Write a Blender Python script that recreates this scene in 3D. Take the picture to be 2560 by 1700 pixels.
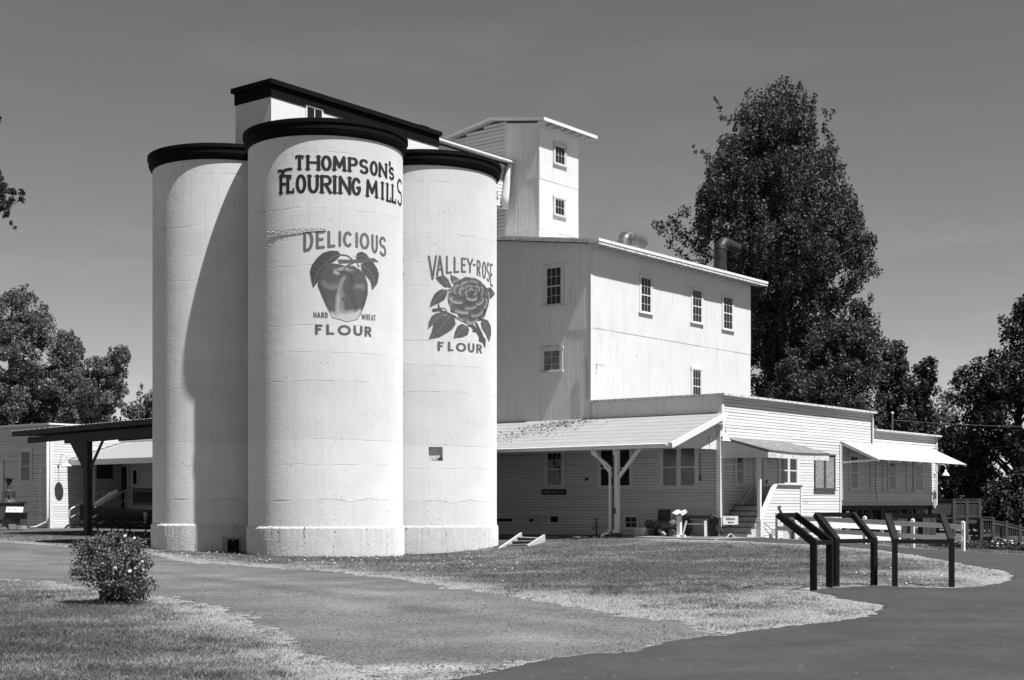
import bpy, math, random
import numpy as np
from mathutils import Vector
R = math.radians
random.seed(7); rng = np.random.default_rng(7)
scene = bpy.context.scene
for o in list(bpy.data.objects): bpy.data.objects.remove(o)

# ------------------------------------------------------------------ camera, sky, sun, exposure
F, CX, HY, EYE = 3540.0, 1280.0, 1262.0, 1.65
cam = bpy.data.cameras.new("camera"); camo = bpy.data.objects.new("camera", cam)
scene.collection.objects.link(camo); scene.camera = camo
camo.location = (0, 0, EYE); camo.rotation_euler = (R(90), 0, 0)
cam.sensor_width = 36.0; cam.lens = 36.0*F/2560.0
cam.shift_y = (HY-850.0)/2560.0
cam.clip_start = 0.1; cam.clip_end = 3000
SUN_AZ, SUN_EL = 48.4, 61.0          # azimuth measured from -Y towards +X
sd = Vector((math.sin(R(SUN_AZ))*math.cos(R(SUN_EL)), -math.cos(R(SUN_AZ))*math.cos(R(SUN_EL)), math.sin(R(SUN_EL))))
sl = bpy.data.lights.new("sun", 'SUN'); sl.energy = 4.8; sl.angle = R(0.53); sl.color = (1, 1, 1)
so = bpy.data.objects.new("sun", sl); scene.collection.objects.link(so)
so.rotation_euler = (-sd).to_track_quat('-Z', 'Y').to_euler(); so.location = (30, -30, 60)
world = bpy.data.worlds.new("World"); scene.world = world; world.use_nodes = True
wt = world.node_tree; wn = wt.nodes; wn.clear()
sky = wn.new('ShaderNodeTexSky'); sky.sky_type = 'NISHITA'; sky.sun_disc = False
sky.sun_elevation = R(SUN_EL); sky.sun_rotation = math.pi-R(SUN_AZ)
sky.air_density = 1.0; sky.dust_density = 0.0; sky.ozone_density = 1.0
sep = wn.new('ShaderNodeSeparateColor')             # red-filter black and white
wt.links.new(sky.outputs[0], sep.inputs[0])
cmb = wn.new('ShaderNodeCombineColor')
mxg = wn.new('ShaderNodeMath'); mxg.operation = 'MULTIPLY_ADD'; mxg.inputs[1].default_value = 1.0
mx2 = wn.new('ShaderNodeMath'); mx2.operation = 'MULTIPLY'; mx2.inputs[1].default_value = 0.0
wt.links.new(sep.outputs[1], mx2.inputs[0]); wt.links.new(sep.outputs[0], mxg.inputs[0]); wt.links.new(mx2.outputs[0], mxg.inputs[2])
for i in range(3): wt.links.new(mxg.outputs[0], cmb.inputs[i])
tcw = wn.new('ShaderNodeTexCoord'); mpw = wn.new('ShaderNodeMapping'); mpw.inputs['Scale'].default_value = (3, 3, 16); mpw.inputs['Rotation'].default_value = (R(8), R(-6), 0)
nzw = wn.new('ShaderNodeTexNoise'); nzw.inputs['Scale'].default_value = 1.6; nzw.inputs['Detail'].default_value = 6; nzw.inputs['Roughness'].default_value = .6
mrw = wn.new('ShaderNodeMapRange'); mrw.inputs[1].default_value = .52; mrw.inputs[2].default_value = .78; mrw.inputs[3].default_value = 1.0; mrw.inputs[4].default_value = 1.17
mlw = wn.new('ShaderNodeMath'); mlw.operation = 'MULTIPLY'
wt.links.new(tcw.outputs['Generated'], mpw.inputs[0]); wt.links.new(mpw.outputs[0], nzw.inputs['Vector']); wt.links.new(nzw.outputs[0], mrw.inputs[0]); wt.links.new(mrw.outputs[0], mlw.inputs[1]); wt.links.new(mxg.outputs[0], mlw.inputs[0])
for i in range(3): wt.links.new(mlw.outputs[0], cmb.inputs[i])   # faint high cirrus
bg = wn.new('ShaderNodeBackground'); bg.inputs[1].default_value = 0.050
wo = wn.new('ShaderNodeOutputWorld')
wt.links.new(cmb.outputs[0], bg.inputs[0]); wt.links.new(bg.outputs[0], wo.inputs[0])
scene.view_settings.view_transform = 'Standard'; scene.view_settings.look = 'None'
scene.view_settings.exposure = 1.0; scene.view_settings.gamma = 1.0
scene.render.engine = 'CYCLES'

# ------------------------------------------------------------------ geometry of the place
OX, OY = -6.07, 46.2
_l = math.hypot(2785, 3540); UX, UY = 2785/_l, 3540/_l; VX, VY = -UY, UX
ROT = math.atan2(UY, UX)
def m2w(u, v): return OX+u*UX+v*VX, OY+u*UY+v*VY
def w2m(x, y): return (x-OX)*UX+(y-OY)*UY, (x-OX)*VX+(y-OY)*VY
def on_v(px, py, v0):
    k = (px-CX)/F; d = (v0+OX*VX+OY*VY)/(k*VX+VY)
    return (k*d-OX)*UX+(d-OY)*UY, EYE-(py-HY)*d/F
def on_u(px, py, u0):
    k = (px-CX)/F; d = (u0+OX*UX+OY*UY)/(k*UX+UY)
    return (k*d-OX)*VX+(d-OY)*VY, EYE-(py-HY)*d/F
def at(px, py, d): return (px-CX)/F*d, d, EYE-(py-HY)*d/F
CTRL = np.array([(0,0,0),(-6,13,0),(6,13,0),(14,14,-.02),(0,20,.05),(-8,22,.08),(5.3,24.5,.19),(7.8,25.2,.19),(10.5,30,.2),
 (-6,43.5,.05),(-3,47.3,0),(-10.5,46.7,.11),(-14,49,.2),(3.7,50.2,.49),(0,57.2,.45),(7.9,51.8,.46),(8.7,50.7,.47),(9.5,51,.44),
 (14.3,44.8,.18),(17.5,47,0),(-2,36,.05),(4,36,.22),(-20,60,.33),(-24,74,.42),(-15,58,.3),(22,66,-.1),(15,58,.2),(26,72,-.12),
 (-10,56,.2),(-60,100,.4),(60,110,-.1),(0,110,.3),(-70,20,0),(70,20,-.1),(0,-40,0),(70,-40,0),(-70,-40,0),(12,38,.19),(-18,40,.08)], float)
def _phi(r2): return r2*np.log(np.maximum(r2, 1e-9))*.5
def _solve():
    n = len(CTRL); P = CTRL[:, :2]/20.0
    K = _phi(((P[:, None]-P[None])**2).sum(-1)); A = np.zeros((n+3, n+3)); A[:n, :n] = K+np.eye(n)*1e-4
    A[:n, n] = 1; A[:n, n+1:] = P; A[n, :n] = 1; A[n+1:, :n] = P.T
    return np.linalg.solve(A, np.concatenate([CTRL[:, 2], np.zeros(3)])), P
_w, _P = _solve()
def H(x, y):
    x = np.asarray(x, float); y = np.asarray(y, float); s = x.shape
    q = np.stack([x.ravel(), y.ravel()], -1)/20.0; out = np.zeros(len(q))
    for i in range(0, len(q), 60000):
        b = q[i:i+60000]; out[i:i+60000] = _phi(((b[:, None]-_P[None])**2).sum(-1))@_w[:-3]+_w[-3]+b@_w[-2:]
    return np.clip(out, -.3, .75).reshape(s)
def h1(x, y): return float(H(np.array([x]), np.array([y]))[0])
def hm(u, v): return h1(*m2w(u, v))
def on_ground(px, py):
    d = np.linspace(3, 75, 1500); x = (px-CX)/F*d; z = EYE-(py-HY)*d/F
    below = np.where(z <= H(x, d))[0]; i = below[0] if len(below) else 1499
    return float(x[i]), float(d[i])
def vnoise(x, y, s, seed=0):
    x = np.asarray(x)*s; y = np.asarray(y)*s; xi = np.floor(x).astype(np.int64); yi = np.floor(y).astype(np.int64)
    fx = x-xi; fy = y-yi; fx = fx*fx*(3-2*fx); fy = fy*fy*(3-2*fy)
    def hsh(a, b):
        n = np.sin(a*127.1+b*311.7+seed*74.7)*43758.5453; return n-np.floor(n)
    return (hsh(xi, yi)*(1-fx)+hsh(xi+1, yi)*fx)*(1-fy)+(hsh(xi, yi+1)*(1-fx)+hsh(xi+1, yi+1)*fx)*fy
def fbm(x, y, s, seed=0): return .5*vnoise(x, y, s, seed)+.3*vnoise(x, y, s*2.1, seed+3)+.2*vnoise(x, y, s*4.3, seed+5)

# ------------------------------------------------------------------ materials (all grey: the photograph is black and white)
MATS = {}
def mat(name, base, rough=.75, var=.08, scale=2.0, bump=0.0, bscale=60.0, spec=.35, metal=0.0, attr=False, streak=0.0, spots=0.0, kind=None, trans=0.0, drough=0.0):
    if name in MATS: return MATS[name]
    m = bpy.data.materials.new(name); m.use_nodes = True; t = m.node_tree; N = t.nodes; L = t.links
    b = N['Principled BSDF']; b.inputs['Roughness'].default_value = rough; b.inputs['Metallic'].default_value = metal
    b.inputs['Specular IOR Level'].default_value = spec
    if drough and 'Diffuse Roughness' in b.inputs: b.inputs['Diffuse Roughness'].default_value = drough
    tc = N.new('ShaderNodeTexCoord')
    def noise(sc, det=4, vec=None, ro=.55):
        n = N.new('ShaderNodeTexNoise'); n.inputs['Scale'].default_value = sc; n.inputs['Detail'].default_value = det; n.inputs['Roughness'].default_value = ro
        L.new(vec or tc.outputs['Object'], n.inputs['Vector']); return n.outputs[0]
    def rngn(src, a, b_, c, d):
        r = N.new('ShaderNodeMapRange'); r.inputs[1].default_value = a; r.inputs[2].default_value = b_; r.inputs[3].default_value = c; r.inputs[4].default_value = d
        L.new(src, r.inputs[0]); return r.outputs[0]
    def mth(op, a, c=None):
        q = N.new('ShaderNodeMath'); q.operation = op
        for i, vv in enumerate((a, c)):
            if vv is None: continue
            if isinstance(vv, (int, float)): q.inputs[i].default_value = vv
            else: L.new(vv, q.inputs[i])
        return q.outputs[0]
    def mapv(s):
        q = N.new('ShaderNodeMapping'); q.inputs['Scale'].default_value = s; L.new(tc.outputs['Object'], q.inputs['Vector']); return q.outputs[0]
    val = rngn(noise(scale), .25, .75, 1-var, 1+var); val = mth('MULTIPLY', val, base)
    if attr:
        a = N.new('ShaderNodeAttribute'); a.attribute_name = 'col'; sc_ = N.new('ShaderNodeSeparateColor'); L.new(a.outputs['Color'], sc_.inputs[0])
        val = mth('MULTIPLY', val, sc_.outputs[0])
    hgt = None
    if streak:
        s = noise(1.0, 5, mapv((9, 9, .45))); val = mth('MULTIPLY', val, rngn(s, .52, .75, 1.0, 1-streak))
    if spots:
        s = noise(16.0, 2); lo = noise(.9, 2); sm = mth('MULTIPLY', rngn(s, .66, .70, 0, 1), rngn(lo, .5, .62, 0, 1))
        val = mth('MULTIPLY', val, mth('SUBTRACT', 1.0, mth('MULTIPLY', sm, spots)))
    if kind == 'concrete':
        sx = N.new('ShaderNodeSeparateXYZ'); L.new(tc.outputs['Object'], sx.inputs[0])
        wob = mth('MULTIPLY', mth('SUBTRACT', noise(1.1, 5), .5), .16)
        zz = mth('DIVIDE', mth('ADD', mth('ADD', sx.outputs[2], wob), mth('MULTIPLY', mth('SINE', mth('MULTIPLY', sx.outputs[2], 1.9)), .33)), 1.19)
        fr = mth('ABSOLUTE', mth('SUBTRACT', mth('FRACT', zz), .5))
        line = mth('MULTIPLY', rngn(fr, .0, .016, 1, 0), rngn(noise(1.7, 4), .40, .62, 0, 1))
        wnz = N.new('ShaderNodeTexWhiteNoise'); wnz.noise_dimensions = '1D'; L.new(mth('FLOOR', mth('ADD', zz, .5)), wnz.inputs['W'])
        val = mth('MULTIPLY', val, rngn(wnz.outputs[0], 0, 1, .965, 1.03))
        val = mth('MULTIPLY', val, mth('SUBTRACT', 1.0, mth('MULTIPLY', line, .25)))
        brd = noise(1.0, 3, mapv((7, 7, .25)))
        hgt = mth('ADD', mth('MULTIPLY', noise(14, 6, None, .65), .45), mth('MULTIPLY', brd, .5))
        hgt = mth('SUBTRACT', hgt, mth('MULTIPLY', line, .6))
        hgt = mth('ADD', hgt, mth('MULTIPLY', rngn(noise(3.1, 3), .5, .56, 0, 1), .12))
    if kind == 'peel':
        s = noise(5.0, 6, mapv((2.5, 2.5, 1)), .7); pk = rngn(s, .53, .57, 0, 1); val = mth('MULTIPLY', val, mth('SUBTRACT', 1.0, mth('MULTIPLY', pk, .55)))
    if kind == 'patch':
        s = noise(3.0, 5, None, .6); val = mth('MULTIPLY', val, rngn(s, .40, .62, .55, 1.35))
    if kind == 'gravel':
        v1 = N.new('ShaderNodeTexVoronoi'); v1.inputs['Scale'].default_value = 38; L.new(tc.outputs['Object'], v1.inputs['Vector'])
        sp = N.new('ShaderNodeSeparateColor'); L.new(v1.outputs['Color'], sp.inputs[0])
        val = mth('MULTIPLY', val, rngn(sp.outputs[0], 0, 1, .62, 1.38))
        val = mth('MULTIPLY', val, rngn(noise(.55, 4), .35, .65, .82, 1.2))
        hgt = mth('MULTIPLY', v1.outputs[0], 1.0)
    if kind == 'asphalt':
        s = noise(26, 4, None, .75); val = mth('MULTIPLY', val, rngn(s, .3, .7, .62, 1.42)); val = mth('MULTIPLY', val, rngn(noise(.8, 5, None, .65), .35, .65, .85, 1.18))
        val = mth('MULTIPLY', val, rngn(noise(1.0, 4, mapv((.35, 1.0, 1))), .3, .7, .88, 1.12))
        sp2 = rngn(noise(9, 2), .735, .76, 0, 1.4); val = mth('MULTIPLY', val, mth('ADD', 1.0, sp2))
    if kind == 'shingle':
        br = N.new('ShaderNodeTexBrick'); br.inputs['Scale'].default_value = 1.0; br.inputs['Brick Width'].default_value = .26; br.inputs['Row Height'].default_value = .13
        br.inputs['Mortar Size'].default_value = .008; br.inputs['Color1'].default_value = (.75,)*3+(1,); br.inputs['Color2'].default_value = (1.15,)*3+(1,); br.inputs['Mortar'].default_value = (.45,)*3+(1,)
        L.new(tc.outputs['Object'], br.inputs['Vector']); sp = N.new('ShaderNodeSeparateColor'); L.new(br.outputs[0], sp.inputs[0]); val = mth('MULTIPLY', val, sp.outputs[0])
    cc = N.new('ShaderNodeCombineColor')
    for i in range(3): L.new(val, cc.inputs[i])
    L.new(cc.outputs[0], b.inputs['Base Color'])
    if bump:
        bp = N.new('ShaderNodeBump'); bp.inputs['Strength'].default_value = 1.0; bp.inputs['Distance'].default_value = bump
        L.new(hgt if hgt is not None else noise(bscale, 4), bp.inputs['Height']); L.new(bp.outputs[0], b.inputs['Normal'])
    if trans:
        tr = N.new('ShaderNodeBsdfTranslucent'); L.new(cc.outputs[0], tr.inputs[0]); mx = N.new('ShaderNodeMixShader'); mx.inputs[0].default_value = trans
        L.new(b.outputs[0], mx.inputs[1]); L.new(tr.outputs[0], mx.inputs[2]); L.new(mx.outputs[0], N['Material Output'].inputs[0])
    MATS[name] = m; return m
CONC = mat('painted_concrete', .63, .85, .06, .8, bump=.009, kind='concrete', spots=.55, streak=.07, spec=.2, drough=1.0)
CONC2 = mat('painted_plinth', .55, .85, .07, 2.0, bump=.012, bscale=14, spots=.75, streak=.16, spec=.2, drough=1.0)
CORR = mat('painted_corrugated', .69, .6, .05, .9, streak=.16, spots=.6, spec=.3, drough=.9)
SIDING = mat('white_siding', .54, .65, .05, .8, streak=.14, spots=.2, spec=.3)
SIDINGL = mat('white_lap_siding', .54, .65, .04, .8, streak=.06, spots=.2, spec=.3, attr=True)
SIDING2 = mat('worn_siding', .41, .7, .12, 2.4, streak=.35, spots=.6, spec=.25)
TRIM = mat('white_trim', .55, .6, .04, 3.0, streak=.08, spec=.3)
PEEL = mat('peeling_fascia', .52, .7, .05, 3.0, kind='peel')
BLACK = mat('black_paint', .005, .75, .15, 2.0, spec=.06)
LETTER = mat('letter_black', .03, .7, .15, 6.0)
MURAL = mat('mural_paint', .70, .75, .05, 7.0, attr=True, spec=.2)
GLASS = mat('window_glass', .014, .06, .3, 1.0, spec=.3)
GLASSD = mat('dusty_glass', .12, .35, .5, 3.0, spec=.5)
PLASTIC = mat('plastic_sheet', .21, .22, .15, 2.0, bump=.09, bscale=3.2, spec=.7)
METROOF = mat('pale_roof_sheet', .38, .55, .07, 1.2, streak=.10, spots=.35)
ROLLROOF = mat('roll_roofing', .245, .75, .08, 1.5, bump=.003, bscale=90, spots=.4)
SHINGLE = mat('old_shingles', .17, .85, .2, 5.0, kind='shingle', bump=.006, bscale=50)
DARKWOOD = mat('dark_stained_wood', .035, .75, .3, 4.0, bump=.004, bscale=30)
GREYWOOD = mat('weathered_wood', .045, .8, .3, 5.0, bump=.004, bscale=30)
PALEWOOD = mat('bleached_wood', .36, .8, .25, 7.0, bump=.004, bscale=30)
LOGWOOD = mat('rough_log_wood', .09, .9, .5, 5.0, bump=.02, bscale=14)
BLKMETAL = mat('black_metal', .007, .55, .2, 8.0, spec=.12)
IRON = mat('cast_iron', .04, .6, .4, 7.0, bump=.004, bscale=30, spec=.4)
GALV = mat('galvanised_metal', .13, .4, .3, 4.0, metal=.5)
DUCT = mat('painted_duct', .016, .5, .25, 4.0, spec=.4, spots=.0)
BARK = mat('tree_bark', .055, .9, .4, 3.0, bump=.03, bscale=9)
LEAF = mat('leaf', .050, .55, .12, 1.0, attr=True, spec=.22, trans=.18)
LEAFL = mat('pale_leaf', .10, .45, .12, 1.0, attr=True, spec=.18, trans=.2)
GRASSB = mat('grass_blade', 1.0, .7, .05, 1.0, attr=True, spec=.15, trans=.3)
GROUND = mat('lawn_soil', 1.0, .95, .18, 2.5, attr=True, bump=.02, bscale=22, spec=.1)
GRAVEL = mat('gravel', 1.0, .95, .08, 1.0, attr=True, kind='gravel', bump=.010, spec=.1)
ASPHALT = mat('asphalt', .038, .85, .06, 1.0, kind='asphalt', bump=.004, bscale=120, spec=.25)
STONE = mat('gravel_stone', .065, .9, .5, 40.0, spec=.15)
CEMENT = mat('bare_cement', .17, .9, .2, 3.0, bump=.006, bscale=25)
WHITE = mat('white_paint', .58, .6, .04, 3.0)
GREYP = mat('grey_plaque', .28, .6, .1, 5.0)
DARK = mat('dark_void', .008, .9, .2, 3.0)
FLOWER = mat('white_petal', .75, .8, .05, 5.0)

# ------------------------------------------------------------------ mesh builder and object helpers
def link(o): scene.collection.objects.link(o)
class MB:
    def __init__(s): s.v = []; s.f = []
    def add(s, vs, fs):
        n = len(s.v); s.v += [tuple(map(float, p)) for p in vs]; s.f += [tuple(i+n for i in f) for f in fs]; return s
    def quad(s, a, b, c, d): return s.add([a, b, c, d], [(0, 1, 2, 3)])
    def box(s, x0, x1, y0, y1, z0, z1):
        x0, x1 = min(x0, x1), max(x0, x1); y0, y1 = min(y0, y1), max(y0, y1); z0, z1 = min(z0, z1), max(z0, z1)
        return s.add([(x0,y0,z0),(x1,y0,z0),(x1,y1,z0),(x0,y1,z0),(x0,y0,z1),(x1,y0,z1),(x1,y1,z1),(x0,y1,z1)],
                     [(3,2,1,0),(4,5,6,7),(0,1,5,4),(1,2,6,5),(2,3,7,6),(3,0,4,7)])
    def beam(s, p, q, w, h, up=(0, 0, 1)):
        p = Vector(p); q = Vector(q); d = (q-p).normalized(); upv = Vector(up)
        if abs(d.dot(upv)) > .98: upv = Vector((1, 0, 0))
        x = d.cross(upv).normalized()*w/2; y = x.cross(d).normalized()*h/2
        c = [p-x-y, p+x-y, p+x+y, p-x+y, q-x-y, q+x-y, q+x+y, q-x+y]
        return s.add(c, [(3,2,1,0),(4,5,6,7),(0,1,5,4),(1,2,6,5),(2,3,7,6),(3,0,4,7)])
    def tube(s, pts, rad, n=8, cap=True):
        pts = [Vector(p) for p in pts]; m = len(pts); rad = rad if hasattr(rad, '__len__') else [rad]*m
        vs = []; ref = Vector((0.31, 0.17, .93))
        for i, p in enumerate(pts):
            d = (pts[min(i+1, m-1)]-pts[max(i-1, 0)]).normalized()
            a = d.cross(ref)
            if a.length < .05: a = d.cross(Vector((1, 0, 0)))
            a.normalize(); b = d.cross(a)
            for k in range(n):
                t = 2*math.pi*k/n; vs.append(p+(a*math.cos(t)+b*math.sin(t))*rad[i])
        fs = [(i*n+k, i*n+(k+1) % n, (i+1)*n+(k+1) % n, (i+1)*n+k) for i in range(m-1) for k in range(n)]
        if cap: fs += [tuple(range(n-1, -1, -1)), tuple((m-1)*n+k for k in range(n))]
        return s.add(vs, fs)
    def lathe(s, c, prof, n=32, axis=None):
        vs = []; m = len(prof)
        for r, z in prof:
            for k in range(n):
                t = 2*math.pi*k/n; vs.append((c[0]+r*math.cos(t), c[1]+r*math.sin(t), c[2]+z))
        fs = [(i*n+k, i*n+(k+1) % n, (i+1)*n+(k+1) % n, (i+1)*n+k) for i in range(m-1) for k in range(n)]
        return s.add(vs, fs)
    def disc(s, c, r, n=32):
        return s.add([(c[0]+r*math.cos(2*math.pi*k/n), c[1]+r*math.sin(2*math.pi*k/n), c[2]) for k in range(n)], [tuple(range(n))])
    def prism(s, poly, fn0, fn1):
        n = len(poly); return s.add([fn0(*p) for p in poly]+[fn1(*p) for p in poly],
            [tuple(range(n-1, -1, -1)), tuple(range(n, 2*n))]+[(i, (i+1) % n, n+(i+1) % n, n+i) for i in range(n)])
    def rock(s, c, rx, ry, rz, seed=0, n=7, m=5):
        r = random.Random(seed); vs = []
        for i in range(m+1):
            ph = math.pi*i/m-math.pi/2
            for k in range(n):
                t = 2*math.pi*k/n; j = 1+r.uniform(-.16, .16)
                vs.append((c[0]+rx*math.cos(ph)*math.cos(t)*j, c[1]+ry*math.cos(ph)*math.sin(t)*j, c[2]+rz*math.sin(ph)*j))
        return s.add(vs, [(i*n+k, i*n+(k+1) % n, (i+1)*n+(k+1) % n, (i+1)*n+k) for i in range(m) for k in range(n)])
def mesh_np(name, verts, faces_flat, nper, col=None):
    me = bpy.data.meshes.new(name); nv = len(verts); nf = len(faces_flat)//nper
    me.vertices.add(nv); me.vertices.foreach_set('co', np.asarray(verts, np.float32).ravel())
    me.loops.add(nf*nper); me.loops.foreach_set('vertex_index', np.asarray(faces_flat, np.int32))
    me.polygons.add(nf); me.polygons.foreach_set('loop_start', np.arange(0, nf*nper, nper, dtype=np.int32))
    try: me.polygons.foreach_set('loop_total', np.full(nf, nper, np.int32))
    except Exception: pass
    me.update(calc_edges=True)
    if col is not None: addcol(me, col)
    return me
def addcol(me, col):
    a = me.attributes.new('col', 'FLOAT_COLOR', 'POINT'); c = np.ones((len(col), 4), np.float32); c[:, :3] = np.asarray(col, np.float32)[:, None]
    a.data.foreach_set('color', c.ravel())
class Thing:
    def __init__(s, name, label, cat, base, frame='m', group=None, kind=None):
        s.base = base; s.frame = frame; o = bpy.data.objects.new(name, None); o.empty_display_size = .2; link(o); s.o = o
        if frame == 'm': x, y = m2w(base[0], base[1]); o.location = (x, y, base[2]); o.rotation_euler = (0, 0, ROT)
        else: o.location = base
        o['label'] = label; o['category'] = cat
        if group: o['group'] = group
        if kind: o['kind'] = kind
    SPLIT = {'corner_board', 'corner_strip', 'crawl_vent', 'handle', 'batten', 'coping', 'beam', 'back_boards', 'brace', 'foot', 'valve_bolt', 'fascia', 'rake_board', 'block', 'floor_edge', 'stay_wire', 'back_wall', 'seam_band', 'tie_beam', 'rust_scar', 'slat', 'stand'}
    def part(s, name, mb, m, parent=None, smooth=False, label=None, col=None):
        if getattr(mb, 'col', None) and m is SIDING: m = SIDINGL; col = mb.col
        if name in s.SPLIT and col is None:
            n = len(mb.v); pa = list(range(n))
            def fd(i):
                while pa[i] != i: pa[i] = pa[pa[i]]; i = pa[i]
                return i
            for f in mb.f:
                for i in f[1:]: pa[fd(i)] = fd(f[0])
            grp = {}
            for f in mb.f: grp.setdefault(fd(f[0]), []).append(f)
            if len(grp) > 1:
                for fs in grp.values():
                    ids = sorted({i for f in fs for i in f}); mp = {i: k for k, i in enumerate(ids)}; b = MB(); b.add([mb.v[i] for i in ids], [tuple(mp[i] for i in f) for f in fs]); o = s.part(name, b, m, parent, smooth, label)
                return o
        me = bpy.data.meshes.new(name); b = s.base
        me.from_pydata([(p[0]-b[0], p[1]-b[1], p[2]-b[2]) for p in mb.v], [], mb.f); me.update()
        if col is not None: addcol(me, col)
        if smooth: me.polygons.foreach_set('use_smooth', [True]*len(me.polygons))
        return s.obj(name, me, m, parent, label)
    def obj(s, name, me, m, parent=None, label=None):
        o = bpy.data.objects.new(name, me); link(o); me.materials.append(m); o.parent = parent or s.o
        if label: o['label'] = label
        return o
def structure(name, me, m, kind='structure', label=None, cat=None):
    o = bpy.data.objects.new(name, me); link(o); me.materials.append(m); o['kind'] = kind
    o['label'] = label or name.replace('_', ' '); o['category'] = cat or name.replace('_', ' ')
    return o

# marching squares: field >= 0 is inside; returns 2-D points and faces
def msq(f, xs, ys):
    ny, nx = f.shape; P = []; Fc = []; idx = {}
    def vert(i, j):
        k = (i, j)
        if k not in idx: idx[k] = len(P); P.append((xs[j], ys[i]))
        return idx[k]
    def edge(i, j, i2, j2):
        k = (i, j, i2, j2) if (i, j) < (i2, j2) else (i2, j2, i, j)
        if k not in idx:
            a = f[k[0], k[1]]; b = f[k[2], k[3]]; t = a/(a-b); idx[k] = len(P)
            P.append((xs[k[1]]*(1-t)+xs[k[3]]*t, ys[k[0]]*(1-t)+ys[k[2]]*t))
        return idx[k]
    ins = f >= 0; anyc = ins[:-1, :-1] | ins[1:, :-1] | ins[:-1, 1:] | ins[1:, 1:]
    for i, j in np.argwhere(anyc):
        cs = [(i, j), (i, j+1), (i+1, j+1), (i+1, j)]; poly = []
        for a in range(4):
            c, d = cs[a], cs[(a+1) % 4]
            if ins[c]: poly.append(vert(*c))
            if ins[c] != ins[d]: poly.append(edge(*c, *d))
        if len(poly) >= 3: Fc.append(tuple(poly))
    return P, Fc

# ------------------------------------------------------------------ brush lettering: strokes in a unit box
def arc(cx, cy, rx, ry, a0, a1, n=14): return [(cx+rx*math.cos(R(a0+(a1-a0)*i/n)), cy+ry*math.sin(R(a0+(a1-a0)*i/n))) for i in range(n+1)]
G = {
 'T': [[(0,1),(1,1)], [(.5,1),(.5,0)]], 'H': [[(0,1),(0,0)], [(1,1),(1,0)], [(0,.52),(1,.52)]], 'O': [arc(.5,.5,.5,.5,0,360,28)],
 'M': [[(0,0),(.06,1),(.5,.25),(.94,1),(1,0)]], 'P': [[(0,0),(0,1)], [(0,1),(.5,1)]+arc(.5,.74,.5,.26,90,-90)+[(0,.48)]],
 'S': [arc(.5,.75,.5,.25,35,270,16)[:-1]+arc(.5,.25,.5,.25,90,-145,16)], 'N': [[(0,0),(0,1),(1,0),(1,1)]], "'": [[(.6,1),(.3,0)]],
 'F': [[(0,0),(0,1)], [(0,1),(1,1)], [(0,.52),(.75,.52)]], 'L': [[(0,1),(0,0)], [(0,0),(1,0)]], 'U': [[(0,1),(0,.42)]+arc(.5,.42,.5,.42,180,360)+[(1,1)]],
 'R': [[(0,0),(0,1)], [(0,1),(.5,1)]+arc(.5,.75,.5,.25,90,-90)+[(0,.5)], [(.45,.5),(1,0)]], 'I': [[(.5,1),(.5,0)]],
 'G': [arc(.5,.5,.5,.5,40,330,22)+[(.95,.42)], [(.6,.42),(1,.42)]], 'D': [[(0,0),(0,1)], [(0,1),(.4,1)]+arc(.4,.5,.6,.5,90,-90,18)+[(0,0)]],
 'E': [[(0,0),(0,1)], [(0,1),(1,1)], [(0,.52),(.8,.52)], [(0,0),(1,0)]], 'C': [arc(.5,.5,.5,.5,50,310,22)], 'V': [[(0,1),(.5,0),(1,1)]],
 'A': [[(0,0),(.5,1),(1,0)], [(.2,.3),(.8,.3)]], 'Y': [[(0,1),(.5,.5),(1,1)], [(.5,.5),(.5,0)]], '-': [[(0,.5),(1,.5)]], 'W': [[(0,1),(.25,0),(.5,.8),(.75,0),(1,1)]],
 'B': [[(0,0),(0,1)], [(0,1),(.5,1)]+arc(.5,.76,.45,.24,90,-90)+[(0,.52)], [(.5,.52)]+arc(.5,.26,.5,.26,90,-90)+[(0,0)]], 'K': [[(0,0),(0,1)], [(1,1),(0,.4)], [(.3,.58),(1,0)]],
 'n': [[(0,0),(0,.68)], arc(.5,.4,.5,.28,180,0)+[(1,0)]], 't': [[(.4,1),(.4,.15),(.6,0),(.9,0)], [(0,.68),(.9,.68)]], 'r': [[(0,0),(0,.68)], arc(.5,.4,.5,.28,180,60)],
 'a': [arc(.45,.34,.45,.34,0,360,20), [(.95,.68),(.95,0)]], 'c': [arc(.5,.34,.5,.34,50,310,16)], 'e': [[(0,.36),(1,.36)]+arc(.5,.34,.5,.34,5,320,18)],
}
SERIF = set('THMPNFLRIU')
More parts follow.
